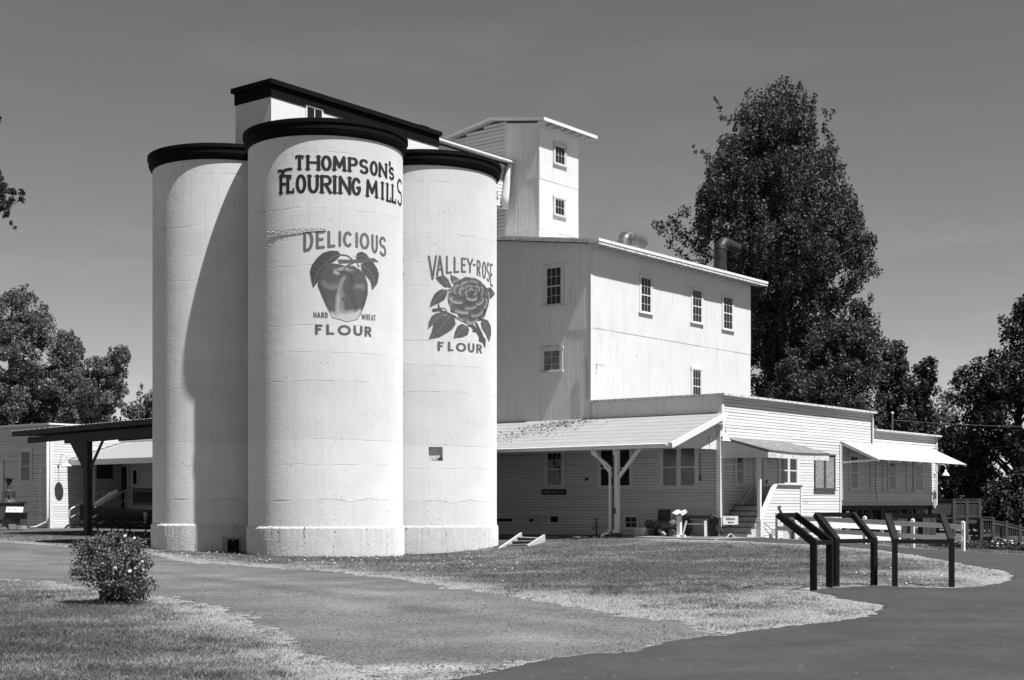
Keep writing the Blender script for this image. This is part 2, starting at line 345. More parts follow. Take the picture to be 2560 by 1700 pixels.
def letter_strokes(ch, quad, wv, wh, serif=False):
    """quad: (TL,TR,BR,BL) in surface metres -> list of ((x0,y0,x1,y1), halfwidth)"""
    TL, TR, BR, BL = [np.array(q) for q in quad]; out = []
    W = max(1e-6, np.linalg.norm((TR+BR-TL-BL)/2)); Hh = max(1e-6, np.linalg.norm((TL+TR-BL-BR)/2))
    ix = min(.45, wv/W); iy = min(.45, wh/Hh)
    def mp(p):
        a = ix+p[0]*(1-2*ix); b = iy+p[1]*(1-2*iy)
        if ch in "I": a = .5
        return (BL*(1-a)+BR*a)*(1-b)+(TL*(1-a)+TR*a)*b
    for st in G[ch]:
        pts = [mp(p) for p in st]
        for a, b in zip(pts[:-1], pts[1:]):
            d = b-a; l = np.linalg.norm(d)+1e-9; k = abs(d[1])/l
            out.append((a[0], a[1], b[0], b[1], wv*k+wh*(1-k)))
        if serif and ch in SERIF:
            for p, q in ((st[0], st[1]), (st[-1], st[-2])):
                if (p[1] in (0, 1)) and abs(p[0]-q[0]) < .3*abs(p[1]-q[1])+1e-6 and abs(p[1]-q[1]) > .3:
                    c = mp(p); e = (BR-BL)/W*wv*1.25; out.append((c[0]-e[0], c[1]-e[1], c[0]+e[0], c[1]+e[1], wh*.55))
            if ch in 'TFL':
                for p, dy in {'T': [((0, 1), -.16), ((1, 1), -.16)], 'F': [((1, 1), -.16)], 'L': [((1, 0), .2)]}[ch]:
                    a, b = mp(p), mp((p[0], p[1]+dy)); out.append((a[0], a[1], b[0], b[1], wh*.8))
    return out
class Canvas:
    """signed paint field on a surface patch, in metres; albedo per point"""
    def __init__(s, x0, x1, y0, y1, res):
        s.xs = np.arange(x0, x1+res, res); s.ys = np.arange(y0, y1+res, res); s.X, s.Y = np.meshgrid(s.xs, s.ys)
        s.f = np.full(s.X.shape, -1.0); s.a = np.full(s.X.shape, .5); s.res = res
    def blend(s, sdf, val, soft=None, over=False):
        soft = soft or s.res*.8; w = np.clip(.5-sdf/(2*soft), 0, 1)
        if over: w = w*(s.f > -s.res*1.5)
        s.a = s.a*(1-w)+val*w
        if not over:
            near = np.abs(sdf) < s.res*3; s.a = np.where((sdf > 0) & near & (s.f < 0), val, s.a); s.f = np.maximum(s.f, -sdf)
    def segs(s, segs, val, over=False, soft=None):
        d = np.full(s.X.shape, 9.0)
        for x0, y0, x1, y1, hw in segs:
            dx, dy = x1-x0, y1-y0; l2 = dx*dx+dy*dy+1e-12
            t = np.clip(((s.X-x0)*dx+(s.Y-y0)*dy)/l2, 0, 1); d = np.minimum(d, np.hypot(s.X-x0-t*dx, s.Y-y0-t*dy)-hw)
        s.blend(d, val, soft, over)
    def sdf_poly(s, poly): return poly_sdf(s.X, s.Y, poly)
    def poly(s, poly, val, over=False, soft=None, jag=0): 
        d = s.sdf_poly(poly)
        if jag: d = d+jag*(np.abs(((s.X*9+s.Y*13) % 1)-.5)-.25)
        s.blend(d, val, soft, over)
    def blob(s, c, rx, ry, val, k=1.0):
        q = ((s.X-c[0])/rx)**2+((s.Y-c[1])/ry)**2; w = np.exp(-q*1.4)*k*(s.f > -s.res*1.5); s.a = s.a*(1-w)+val*w
    def mesh(s, fn):
        P, Fc = msq(s.f, s.xs, s.ys); mb = MB(); mb.add([fn(x, y) for x, y in P], Fc)
        c = []
        for x, y in P:
            j = min(len(s.xs)-1, max(0, int(round((x-s.xs[0])/s.res)))); i = min(len(s.ys)-1, max(0, int(round((y-s.ys[0])/s.res)))); c.append(s.a[i, j])
        return mb, c
def poly_sdf(X, Y, poly):
    d2 = np.full(X.shape, 1e18); inside = np.zeros(X.shape, bool); n = len(poly)
    for i in range(n):
        x0, y0 = poly[i]; x1, y1 = poly[(i+1) % n]; dx, dy = x1-x0, y1-y0; l2 = dx*dx+dy*dy+1e-12
        t = np.clip(((X-x0)*dx+(Y-y0)*dy)/l2, 0, 1); d2 = np.minimum(d2, (X-x0-t*dx)**2+(Y-y0-t*dy)**2)
        c = (y0 > Y) != (y1 > Y); xin = x0+(Y-y0)*dx/(dy if abs(dy) > 1e-12 else 1e-12); inside ^= c & (X < xin)
    d = np.sqrt(d2); return np.where(inside, -d, d)
def flat_text(text, x0, x1, y0, y1, hw, res, gap=.28, spacew=.5):
    """one line of writing fitted to a rectangle; returns canvas"""
    wd = {'I': .35, 'M': 1.25, 'W': 1.3, ' ': spacew, 't': .7, 'r': .7, 'E': .85, 'F': .8, 'L': .8}
    tot = sum(wd.get(c, 1) for c in text)+gap*(len(text)-1); k = (x1-x0)/tot; x = x0
    cv = Canvas(x0-3*hw, x1+3*hw, y0-3*hw, y1+3*hw, res)
    for c in text:
        w = wd.get(c, 1)*k
        if c != ' ': cv.segs(letter_strokes(c, ((x, y1), (x+w, y1), (x+w, y0), (x, y0)), hw, hw), 1.0)
        x += w+gap*k
    return cv

# ------------------------------------------------------------------ wall cladding and windows
class Wall:
    def __init__(s, axis, plane): s.axis = axis; s.plane = plane
    def pt(s, a, o, z): return (a, s.plane-o, z) if s.axis == 'v' else (s.plane-o, a, z)
    def px(s, px, py): return on_v(px, py, s.plane) if s.axis == 'v' else on_u(px, py, s.plane)
    def box(s, mb, a0, a1, z0, z1, o0, o1):
        p = s.pt(a0, o0, z0); q = s.pt(a1, o1, z1); mb.box(p[0], q[0], p[1], q[1], p[2], q[2]); return mb
def lap(w, a0, a1, z0, z1, e=.115, lip=.007, off=0.0, rngf=None, seed=1):
    mb = MB(); mb.col = []; n = max(1, round((z1-z0)/e)); e = (z1-z0)/n; r = random.Random(seed)
    for k in range(n):
        z = z0+k*e; A, B = (a0, a1) if rngf is None else rngf(z+e*.5)
        if B-A < .02: continue
        cuts = [A]
        x = A+r.uniform(1.2, 4.5)
        while x < B-.5: cuts.append(x); x += r.uniform(2.0, 5.0)
        cuts.append(B)
        for p, q in zip(cuts[:-1], cuts[1:]):
            l = lip+r.uniform(-.003, .005); g = .004 if q < B else 0; gp = r.choice([.011, .013, .016, .022])
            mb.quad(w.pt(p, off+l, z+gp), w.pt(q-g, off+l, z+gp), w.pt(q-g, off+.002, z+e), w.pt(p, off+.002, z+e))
            mb.quad(w.pt(p, off-.024, z+gp), w.pt(q-g, off-.024, z+gp), w.pt(q-g, off+l, z+gp), w.pt(p, off+l, z+gp)); mb.col += [r.uniform(.91, 1.06)]*4+[.48]*4  # shade between boards painted into the groove colour, over dirty bare wood
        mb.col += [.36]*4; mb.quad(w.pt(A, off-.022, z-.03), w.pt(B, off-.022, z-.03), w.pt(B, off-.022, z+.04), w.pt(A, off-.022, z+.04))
    return mb
def corr(w, a0, a1, bands, top=None, period=.085, amp=.0095, off=0.0, n=6, seed=2):
    mb = MB(); nc = int(math.ceil((a1-a0)/period*n)); r = random.Random(seed)
    for bi, (z0, z1) in enumerate(bands):
        A = np.linspace(a0, a1, nc+1); vs = []
        last = bi == len(bands)-1
        for a in A:
            o = off+amp*math.sin(2*math.pi*a/period)+.008*(bi % 2)
            sh = int(a/.72); rr = random.Random(sh*31+bi*7+seed); o += rr.uniform(0, .006)
            zt = top(a) if (last and top) else z1
            vs += [w.pt(a, o+.003, z0-(.05 if bi else 0)), w.pt(a, o, zt)]
        mb.add(vs, [(2*i, 2*i+2, 2*i+3, 2*i+1) for i in range(nc)])
    return mb
def window(T, w, a0, a1, z0, z1, cols, rows, trim=.11, parent=None, glass=None, meet=True, units=1, sillw=.05, trimmat=None, name='window', label=None, dep=.05):
    tm = trimmat or TRIM; a0, a1 = min(a0, a1), max(a0, a1); z0, z1 = min(z0, z1), max(z0, z1); f = MB(); o0 = .012
    w.box(f, a0-trim, a0, z0, z1, o0, dep); w.box(f, a1, a1+trim, z0, z1, o0, dep)
    w.box(f, a0-trim-.03, a1+trim+.03, z1, z1+trim*1.1, o0, dep+.008)
    fo = T.part(name, f, tm, parent, label=label)
    s = MB(); w.box(s, a0-trim-.04, a1+trim+.04, z0-sillw, z0, o0, dep+.05); T.part('sill', s, tm, fo)
    s = MB(); g = MB(); wd = (a1-a0)/units
    for k in range(units):
        b0, b1 = a0+k*wd, a0+(k+1)*wd
        if units > 1:
            if k: b0 += .05
            if k < units-1: b1 -= .05; w.box(s, b1, b1+.10, z0, z1, .016, dep-.004)
        fr = .045; w.box(s, b0, b0+fr, z0, z1, .018, .036); w.box(s, b1-fr, b1, z0, z1, .018, .036)
        w.box(s, b0+fr, b1-fr, z0, z0+fr*1.3, .018, .036); w.box(s, b0+fr, b1-fr, z1-fr, z1, .018, .036)
        zm = (z0+z1)/2
        if meet: w.box(s, b0+fr, b1-fr, zm-.022, zm+.022, .017, .038)
        for c in range(1, cols): x = b0+fr+(b1-b0-2*fr)*c/cols; w.box(s, x-.0065, x+.0065, z0+fr*1.3, z1-fr, .018, .032)
        for r_ in range(1, rows):
            if meet and r_*2 == rows: continue
            z = z0+(z1-z0)*r_/rows; w.box(s, b0+fr, b1-fr, z-.0065, z+.0065, .0185, .0335)
        g.quad(w.pt(b0, .025, z0), w.pt(b1, .025, z0), w.pt(b1, .025, z1), w.pt(b0, .025, z1))
    T.part('sash', s, tm, fo); T.part('pane', g, glass or GLASS, fo); return fo
def win_px(T, w, x0, y0, x1, y1, *a, **k):
    p = w.px(x0, y0); q = w.px(x1, y1); return window(T, w, p[0], q[0], q[1], p[1], *a, **k)

# ------------------------------------------------------------------ SILOS
SR = 2.5
def on_cyl(px, py, cu, cv, r=SR):
    k = (px-CX)/F; cx, cy = m2w(cu, cv); a = k*k+1; b = -2*(k*cx+cy); c = cx*cx+cy*cy-r*r
    D = b*b-4*a*c; d = (-b-math.sqrt(max(D, 0)))/(2*a); u, v = w2m(k*d, d)
    th = math.degrees(math.atan2(v-cv, u-cu)) % 360
    return r*R(th-225), EYE-(py-HY)*d/F
def cylfn(cu, cv, r): return lambda s, z: (cu+r*math.cos(R(225)+s/SR), cv+r*math.sin(R(225)+s/SR), z)
def rectspoly(pts, cu, cv): return [on_cyl(x, y, cu, cv) for x, y in pts]
def silo(cu, cv, label, hatch=None, seed=0):
    zg = hm(cu-1.8, cv-1.8); T = Thing('silo', label, 'silo', (cu, cv, zg-.25), group='concrete grain silos')
    ths = sorted(set([round(2*math.pi*i/160, 6) for i in range(161)]))
    zs = list(np.linspace(zg-.25, 13.2, 30)); hole = None
    if hatch:
        (s0, z1), (s1, z0) = on_cyl(hatch[0], hatch[1], cu, cv), on_cyl(hatch[2], hatch[3], cu, cv)
        t0, t1 = R(225)+s0/SR, R(225)+s1/SR; hole = (t0, t1, z0, z1)
        ths = sorted([t for t in ths if abs(t-t0) > .01 and abs(t-t1) > .01]+[t0, t1]); zs = sorted([z for z in zs if abs(z-z0) > .05 and abs(z-z1) > .05]+[z0, z1])
    mb = MB(); nt = len(ths)
    vs = [(cu+SR*math.cos(t), cv+SR*math.sin(t), z) for z in zs for t in ths]; fs = []
    for i in range(len(zs)-1):
        for j in range(nt-1):
            if hole and hole[2]-.001 <= zs[i] < hole[3]-.001 and hole[0]-.001 <= ths[j] < hole[1]-.001: continue
            fs.append((i*nt+j, i*nt+j+1, (i+1)*nt+j+1, (i+1)*nt+j))
    mb.add(vs, fs); sh = T.part('shell', mb, CONC, smooth=True)
    if hole:
        t0, t1, z0, z1 = hole; P = lambda t, r, z: (cu+r*math.cos(t), cv+r*math.sin(t), z)
        m = MB(); ri = SR-.12
        m.quad(P(t0, ri, z0), P(t1, ri, z0), P(t1, ri, z1), P(t0, ri, z1))
        for a, b in (((t0, z0), (t1, z0)), ((t1, z0), (t1, z1)), ((t1, z1), (t0, z1)), ((t0, z1), (t0, z0))):
            m.quad(P(a[0], SR, a[1]), P(b[0], SR, b[1]), P(b[0], ri, b[1]), P(a[0], ri, a[1]))
        hp = T.part('hatch', m, CONC2, sh)
        m = MB(); tm = (t0+t1)/2; m.tube([P(tm-.03, ri+.05, z0+.48), P(tm+.05, ri+.06, z0+.5), P(tm+.05, ri+.06, z0+.6), P(tm-.03, ri+.05, z0+.58)], .012, 6)
        m.tube([P(tm-.05, ri+.03, z0+.1), P(tm-.04, ri+.03, z0+.02), P(tm+.02, ri+.03, z0+.03), P(tm+.02, ri+.03, z0+.12)], .012, 6); m.box(*sum([[c-.05, c+.05] for c in P(t1-.03, ri+.03, z0+.05)], []))
        T.part('handle', m, IRON, sh)
    m = MB(); zt = 13.56
    m.lathe((cu, cv, 0), [(SR-.05, zt-.50), (SR+.02, zt-.50), (SR+.10, zt-.40), (SR+.135, zt-.30), (SR+.135, zt-.125), (SR+.175, zt-.12), (SR+.175, zt), (SR-.3, zt), (.01, zt+.02)], 120)
    T.part('rim', m, BLACK)
    m = MB(); rp = SR+.055; vs = []; n = 200; r = random.Random(seed+5)
    prof = [(rp, zg-.25), (rp+.005, zg+.5), (rp, zg+.86), (rp-.02, zg+.905), (SR-.02, zg+.935)]
    for k in range(n):
        t = 2*math.pi*k/n; fl = .003*abs(math.sin(t*40)); 
        for q, (rr, z) in enumerate(prof):
            rr = rr-fl*(q < 3)+(r.uniform(-.012, .006) if q >= 2 else 0); vs.append((cu+rr*math.cos(t), cv+rr*math.sin(t), z+(r.uniform(-.012, .012) if q > 1 else 0)))
    m.add(vs, [(k*5+q, ((k+1) % n)*5+q, ((k+1) % n)*5+q+1, k*5+q+1) for k in range(n) for q in range(4)])
    pl = T.part('plinth', m, CONC2, smooth=False)
    # vertical cracks with spalled edges
    m = MB()
    for k in range(5):
        th = R(190+k*22+r.uniform(-6, 6)); z = zg+.05; s = (th-R(225))*SR
        while z < zg+.85:
            dz = r.uniform(.02, .09); w = r.choice([.004, .006, .01, .022]); f = cylfn(cu, cv, rp+.003)
            m.quad(f(s-w, z), f(s+w, z), f(s+w*.6, z+dz), f(s-w*.6, z+dz)); z += dz+r.choice([0, .01, .08, .15]); s += r.uniform(-.025, .025)
    o = T.part('crack', m, mat('crack_grime', .17, .95, .4, 20), pl); o['kind'] = 'stuff'; return T, sh
SM, shM = silo(0, 0, 'tall white concrete silo lettered with a mill name and an apple, standing in front')
SRt, shR = silo(4.9, 0, 'white concrete silo painted with a rose and a small square hatch', hatch=(1072, 1117, 1107, 1152), seed=1)
SL, shL = silo(0, 4.9, 'unlettered white concrete silo half shaded by the lettered one', seed=2)

def box_letters(cv_, txts, cu, cvv, sc, ox, oy, wv, wh, serif, val):
    """txts: list of (char, xl, xr, top_l, top_r, bot_l, bot_r) measured in an enlarged view (scale sc, origin ox, oy)"""
    segs = []
    for ch, xl, xr, tl, tr_, bl, br in txts:
        q = [on_cyl(ox+x/sc, oy+y/sc, cu, cvv) for x, y in ((xl, tl), (xr, tr_), (xr, br), (xl, bl))]
        segs += letter_strokes(ch, q, wv, wh, serif)
    cv_.segs(segs, val); return segs
A4 = (3.137, 660, 360)
P4 = lambda pts: [on_cyl(660+x/3.137, 360+y/3.137, 0, 0) for x, y in pts]
# mill name
x0 = on_cyl(690, 400, 0, 0)[0]-.2
cv_ = Canvas(x0, 3.85, 9.2, 13.0, .014)
th = [('T',240,318,88,87,205,206),('H',330,442,87,89,206,210),('O',445,533,88,92,209,214),('M',537,645,92,100,211,218),('P',657,738,102,108,219,225),
      ('S',745,820,115,124,230,242),('O',828,893,130,138,245,253),('N',897,966,142,154,257,273),("'",979,992,136,138,173,176),('S',978,1020,178,184,278,288)]
fl = [('F',122,222,240,242,396,392),('L',176,244,244,244,389,388),('O',248,334,238,240,386,386),('U',342,432,240,242,385,388),('R',440,534,243,246,388,392),('I',538,572,245,246,391,394),
      ('N',584,685,250,258,393,400),('G',683,764,262,266,402,406),('M',798,893,276,290,414,428),('I',914,942,292,298,436,442),('L',958,1000,303,312,450,464),('L',1000,1038,313,322,460,474),('S',1042,1080,268,278,478,492)]
box_letters(cv_, th, 0, 0, *A4, .056, .038, True, .022)
mb, c = cv_.mesh(cylfn(0, 0, SR+.006)); SM.part('lettering', mb, MURAL, shM, col=c, label="black serif word THOMPSON'S")
cv_ = Canvas(x0, 3.85, 9.2, 13.0, .014)
box_letters(cv_, fl, 0, 0, *A4, .056, .040, True, .022)
q = P4([(115, 212), (135, 210), (150, 222), (165, 205), (190, 198), (215, 196)]); cv_.segs([(a[0], a[1], b[0], b[1], .045) for a, b in zip(q[:-1], q[1:])], .022)
q = P4([(150, 215), (148, 250)]); cv_.segs([(q[0][0], q[0][1], q[1][0], q[1][1], .05)], .022)
mb, c = cv_.mesh(cylfn(0, 0, SR+.006)); SM.part('lettering', mb, MURAL, shM, col=c, label="black serif words FLOURING MILLS")
# delicious ... flour
cv_ = Canvas(P4([(300, 700)])[0][0]-.1, P4([(960, 800)])[0][0]+.15, 6.0, 11.0, .014)
de = [('D',308,388,680,676,850,832),('E',406,480,680,678,826,818),('L',496,562,680,680,818,808),('I',582,607,682,682,806,806),('C',618,697,685,686,808,812),('I',714,739,690,692,812,816),
      ('O',748,826,692,700,820,832),('U',840,893,706,714,852,864),('S',902,958,720,732,872,892)]
mkc = lambda: Canvas(P4([(300, 700)])[0][0]-.1, P4([(960, 800)])[0][0]+.15, 6.0, 11.0, .014)
hw_ = [('H',388,413,1318,1318,1362,1363),('A',415,445,1318,1319,1363,1364),('R',449,474,1319,1320,1364,1364),('D',478,501,1320,1320,1364,1365),
       ('W',763,795,1330,1332,1376,1378),('H',798,816,1333,1334,1379,1380),('E',820,835,1335,1337,1381,1383),('A',838,858,1338,1339,1383,1385),('T',858,876,1340,1342,1386,1388)]
fo_ = [('F',400,464,1416,1415,1493,1493),('L',487,555,1416,1418,1494,1496),('O',577,682,1419,1422,1498,1502),('U',700,773,1424,1428,1501,1506),('R',787,842,1431,1435,1508,1514)]
for txt, wv_, wh_, val, lab in ((de, .048, .044, .145, 'grey rounded word DELICIOUS above the apple'), (hw_[:4], .017, .015, .10, 'small grey word HARD'), (hw_[4:], .017, .014, .10, 'small grey word WHEAT'), (fo_, .046, .034, .115, 'grey wide word FLOUR under the apple')):
    cv_ = mkc(); box_letters(cv_, txt, 0, 0, *A4, wv_, wh_, False, val); mb, c = cv_.mesh(cylfn(0, 0, SR+.006)); SM.part('lettering', mb, MURAL, shM, col=c, label=lab)
cv_ = Canvas(P4([(350, 1000)])[0][0]-.1, P4([(905, 1000)])[0][0]+.1, 6.4, 10.3, .012)
cv_.poly(P4([(425,1000),(460,955),(520,935),(580,940),(640,955),(700,955),(750,985),(790,1020),(812,1100),(812,1180),(790,1260),(762,1330),(735,1375),(690,1385),(650,1393),(600,1377),(540,1362),(520,1330),(490,1270),(455,1190),(422,1110)]), .105)
def B4(x, y, rx, ry, v, k=1.0): p = P4([(x, y)])[0]; cv_.blob(p, rx*.0042, ry*.0042, v, k)
def sk(pts, w, v, soft=.05):
    q = P4(pts); cv_.segs([(a[0], a[1], b[0], b[1], w) for a, b in zip(q[:-1], q[1:])], v, over=True, soft=soft)
sk([(600,1352),(640,1362),(700,1352)], .16, .50, .09); sk([(530,1335),(545,1350),(600,1368),(660,1378),(720,1352),(745,1315)], .07, .52, .05)
sk([(628,1048),(606,1085),(590,1130),(580,1200),(576,1270),(574,1330)], .030, .36, .05); sk([(612,1070),(600,1120),(612,1180),(622,1190)], .035, .26, .06); sk([(585,1200),(578,1320)], .055, .40, .07); sk([(612,1240),(618,1320)], .03, .30, .05)
sk([(468,1085),(490,1115),(530,1132),(566,1118)], .03, .25, .07); sk([(480,1110),(560,1105)], .04, .18, .08); sk([(700,1122),(735,1116),(780,1124)], .05, .19, .09); sk([(725,1112),(765,1114)], .02, .24, .06)
sk([(560,992),(590,985),(640,972)], .035, .42, .05); sk([(556,1008),(580,1016)], .03, .48, .04); sk([(650,985),(690,998)], .03, .36, .05)
sk([(425,1010),(422,1100),(455,1190),(490,1270)], .03, .065, .06); sk([(812,1110),(808,1190),(780,1270)], .035, .06, .07); sk([(680,1030),(690,1080),(680,1160)], .06, .075, .09); sk([(510,1230),(530,1300)], .05, .12, .06); sk([(700,1210),(720,1290)], .06, .075, .08)
def leaf4(pts, mid, v=.075, PF=P4, cvs=None, w=.012, n=7, lv=.17):
    c_ = cvs or cv_; c_.poly(PF(pts), v, jag=.03); m_ = PF(mid); c_.segs([(a[0], a[1], b[0], b[1], w) for a, b in zip(m_[:-1], m_[1:])], lv, over=True)
    L_ = PF(pts); cx = sum(p[0] for p in L_)/len(L_); 
    for i in range(1, n):
        t = i/n*(len(m_)-1); k = int(t); fx = t-k; k2 = min(k+1, len(m_)-1); p = (m_[k][0]*(1-fx)+m_[k2][0]*fx, m_[k][1]*(1-fx)+m_[k2][1]*fx)
        dx, dy = m_[k2][0]-m_[k][0], m_[k2][1]-m_[k][1]; l = math.hypot(dx, dy)+1e-6; dx, dy = dx/l, dy/l
        for s_ in (1, -1):
            c_.segs([(p[0], p[1], p[0]+(dx*.5-dy*s_*.8)*.22, p[1]+(dy*.5+dx*s_*.8)*.22, w*.6)], lv*.75, over=True)
leaf4([(605,870),(580,838),(520,836),(460,855),(415,895),(375,950),(361,1000),(370,1060),(385,1126),(415,1090),(450,1010),(500,945),(560,915)], [(600,868),(540,885),(470,945),(415,1010),(388,1110)])
leaf4([(720,885),(730,855),(765,844),(800,860),(828,895),(800,908),(760,915),(728,912)], [(725,890),(770,875),(820,895)], n=4)
leaf4([(758,940),(800,918),(850,922),(885,970),(900,1020),(890,1090),(848,1146),(835,1080),(800,1030),(765,990)], [(762,945),(820,990),(860,1050),(855,1130)], .085)
cv_.poly(P4([(575,905),(690,908),(800,898),(865,895),(900,926),(850,922),(740,930),(590,936)]), .12)
for st in ([(600,868),(645,872),(670,885),(692,908)], [(700,932),(655,950),(632,975),(615,1008)], [(735,925),(735,945),(745,962)]):
    q = P4(st); cv_.segs([(a[0], a[1], b[0], b[1], .018) for a, b in zip(q[:-1], q[1:])], .10)
q = P4([(560,985),(615,1008),(690,1000),(760,1018)]); cv_.segs([(a[0], a[1], b[0], b[1], .012) for a, b in zip(q[:-1], q[1:])], .06, over=True)
mb, c = cv_.mesh(cylfn(0, 0, SR+.010)); SM.part('apple_painting', mb, MURAL, shM, col=c, label='grey painted apple with leaves and pale bottom')
# rough spalled band
cv_ = Canvas(P4([(0, 700)])[0][0]-.1, P4([(500, 690)])[0][0]+.1, 8.6, 11.4, .02)
cv_.poly(P4([(10,690),(60,675),(150,672),(260,664),(330,660),(420,658),(480,668),(500,680),(420,684),(330,690),(290,700),(230,708),(150,715),(60,735),(20,730)]), .6)
cv_.poly(P4([(15,790),(50,780),(60,800),(25,830)]), .6)
P_, F_ = msq(cv_.f, cv_.xs, cv_.ys); f = lambda s, z, r: (r*math.cos(R(225)+s/SR), r*math.sin(R(225)+s/SR), z); rr = random.Random(3)
mb = MB(); mb.add([f(x, y, SR+.012+rr.choice([0, .0, .006, .016])*(.3+.7*rr.random())) for x, y in P_], F_); SM.part('spalled_band', mb, CONC2, shM)
# rose silo paint
P5 = lambda pts: [on_cyl(1000+x/4.9, 600+y/4.9, 4.9, 0) for x, y in pts]
cv_ = Canvas(P5([(335, 500)])[0][0]-.1, P5([(1165, 600)])[0][0]+.2, 6.0, 11.0, .013)
vr = [('V',340,456,190,185,488,488),('A',440,536,185,187,447,434),('L',560,640,193,193,418,408),('L',655,728,203,205,408,400),('E',745,812,213,218,400,402),('Y',815,896,218,228,406,410),('-',890,927,290,292,318,320),
      ('R',937,988,240,252,440,452),('O',1003,1053,256,266,468,484),('S',1058,1098,268,276,505,522),('E',1103,1136,284,296,556,580)]
box_letters(cv_, vr, 4.9, 0, 4.9, 1000, 600, .038, .036, False, .125)
mb, c = cv_.mesh(cylfn(4.9, 0, SR+.006)); SRt.part('lettering', mb, MURAL, shR, col=c, label='grey word VALLEY-ROSE above the rose')
cv_ = Canvas(P5([(335, 500)])[0][0]-.1, P5([(1165, 600)])[0][0]+.2, 6.0, 11.0, .013)
fr_ = [('F',457,548,1247,1248,1352,1354),('L',583,665,1250,1254,1358,1360),('O',683,810,1258,1264,1364,1370),('U',828,912,1266,1272,1372,1378),('R',932,1003,1276,1282,1380,1390)]
box_letters(cv_, fr_, 4.9, 0, 4.9, 1000, 600, .050, .028, False, .125)
mb, c = cv_.mesh(cylfn(4.9, 0, SR+.006)); SRt.part('lettering', mb, MURAL, shR, col=c, label='grey word FLOUR under the rose')
cv_ = Canvas(P5([(335, 500)])[0][0]-.1, P5([(1165, 600)])[0][0]+.2, 6.0, 10.4, .012)
K5 = dict(PF=P5, w=.012, lv=.20)
leaf4([(362,825),(380,750),(420,665),(470,620),(520,600),(585,615),(570,680),(545,730),(480,770),(420,795)], [(590,615),(500,665),(430,735),(370,810)], .095, **K5)
leaf4([(340,1092),(350,1010),(385,935),(440,895),(520,885),(560,910),(480,960),(410,1030)], [(540,900),(440,970),(350,1070)], .12, **K5)
leaf4([(350,1215),(390,1120),(410,1030),(470,970),(560,920),(620,925),(670,970),(680,1030),(640,1090),(570,1140),(480,1190),(400,1205)], [(620,925),(560,985),(490,1090),(370,1205)], .10, **K5)
leaf4([(655,1205),(670,1130),(700,1060),(750,1025),(820,1050),(845,1100),(830,1160),(760,1190)], [(830,1055),(770,1080),(670,1195)], .10, **K5)
leaf4([(1090,1250),(1050,1160),(1000,1080),(985,1010),(1020,965),(1075,985),(1110,1060),(1115,1150)], [(1010,980),(1060,1080),(1092,1235)], .11, **K5)
leaf4([(618,420),(660,440),(725,480),(700,520),(672,548),(640,530),(618,480)], [(725,490),(670,480),(625,430)], .10, n=4, **K5)
leaf4([(1060,590),(1105,578),(1160,660),(1105,720),(1070,690)], [(1070,640),(1110,640),(1150,662)], .12, n=4, **K5)
leaf4([(432,462),(470,445),(540,432),(590,480),(622,555),(600,580),(540,575),(480,520)], [(610,570),(560,510),(500,455)], .10, n=3, **K5)
for st, w in (([(610,560),(640,600)], .04), ([(410,860),(490,850)], .05), ([(470,795),(485,845)], .03), ([(490,860),(600,905),(720,965),(830,1020),(880,1060)], .035), ([(590,615),(640,600)], .02), ([(500,835),(545,835),(575,870)], .012), ([(820,1055),(870,1060),(890,1080)], .014), ([(925,1010),(960,1080),(1000,1160)], .055)):
    q = P5(st); cv_.segs([(a[0], a[1], b[0], b[1], w) for a, b in zip(q[:-1], q[1:])], .09)
cv_.poly(P5([(850,1040),(890,1030),(940,1080),(1000,1150),(1050,1225),(1040,1330),(1010,1260),(960,1235),(965,1190),(930,1130),(885,1125),(890,1090)]), .085)
cv_.poly(P5([(590,640),(640,580),(680,520),(740,480),(800,450),(860,458),(920,465),(980,500),(1030,550),(1060,590),(1098,590),(1095,700),(1080,800),(1040,930),(1000,985),(950,990),(930,1015),(870,1030),(820,1020),(790,975),(730,965),(700,900),(620,880),(615,820),(590,770),(580,700)]), .125)
def petal(cx, cy, rx, ry, rot, out, v, rim, seed):
    r5 = random.Random(seed); ca, sa = math.cos(R(rot)), math.sin(R(rot)); pts = []
    for k in range(26):
        t = 2*math.pi*k/26; w_ = 1+.07*math.sin(3*t+seed)+r5.uniform(-.03, .03); a, b = rx*math.cos(t)*w_, ry*math.sin(t)*w_; pts.append((cx+a*ca-b*sa, cy+a*sa+b*ca))
    sh = [(cx+(x-cx)*1.12+4, cy+(y-cy)*1.12+7) for x, y in pts]; cv_.poly(P5(sh), .052, over=True, soft=.035); q = P5(pts); cv_.poly(q, v, over=True, soft=.012)
    o = R(out); arc_ = []
    for k in range(27):
        x, y = pts[k % 26]; d_ = (math.atan2(y-cy, x-cx)-o+math.pi) % (2*math.pi)-math.pi; arc_.append((k, abs(d_) < 1.25))
    segs = [(q[k % 26], q[(k+1) % 26]) for k in range(26) if arc_[k][1] and arc_[k+1][1]]; C5 = P5([(cx, cy)])[0]
    inn = lambda p, f: (p[0]*(1-f)+C5[0]*f, p[1]*(1-f)+C5[1]*f)
    cv_.segs([(*inn(a, .20), *inn(b, .20), rim) for a, b in segs], v*1.9, over=True, soft=.035); cv_.segs([(*inn(a, .12), *inn(b, .12), rim*.45) for a, b in segs], v*2.7, over=True, soft=.025)
    b_ = P5([(cx-math.cos(o)*rx*.45, cy-math.sin(o)*ry*.45)])[0]; cv_.blob(b_, rx*.0021, ry*.0021, v*.62, .8)
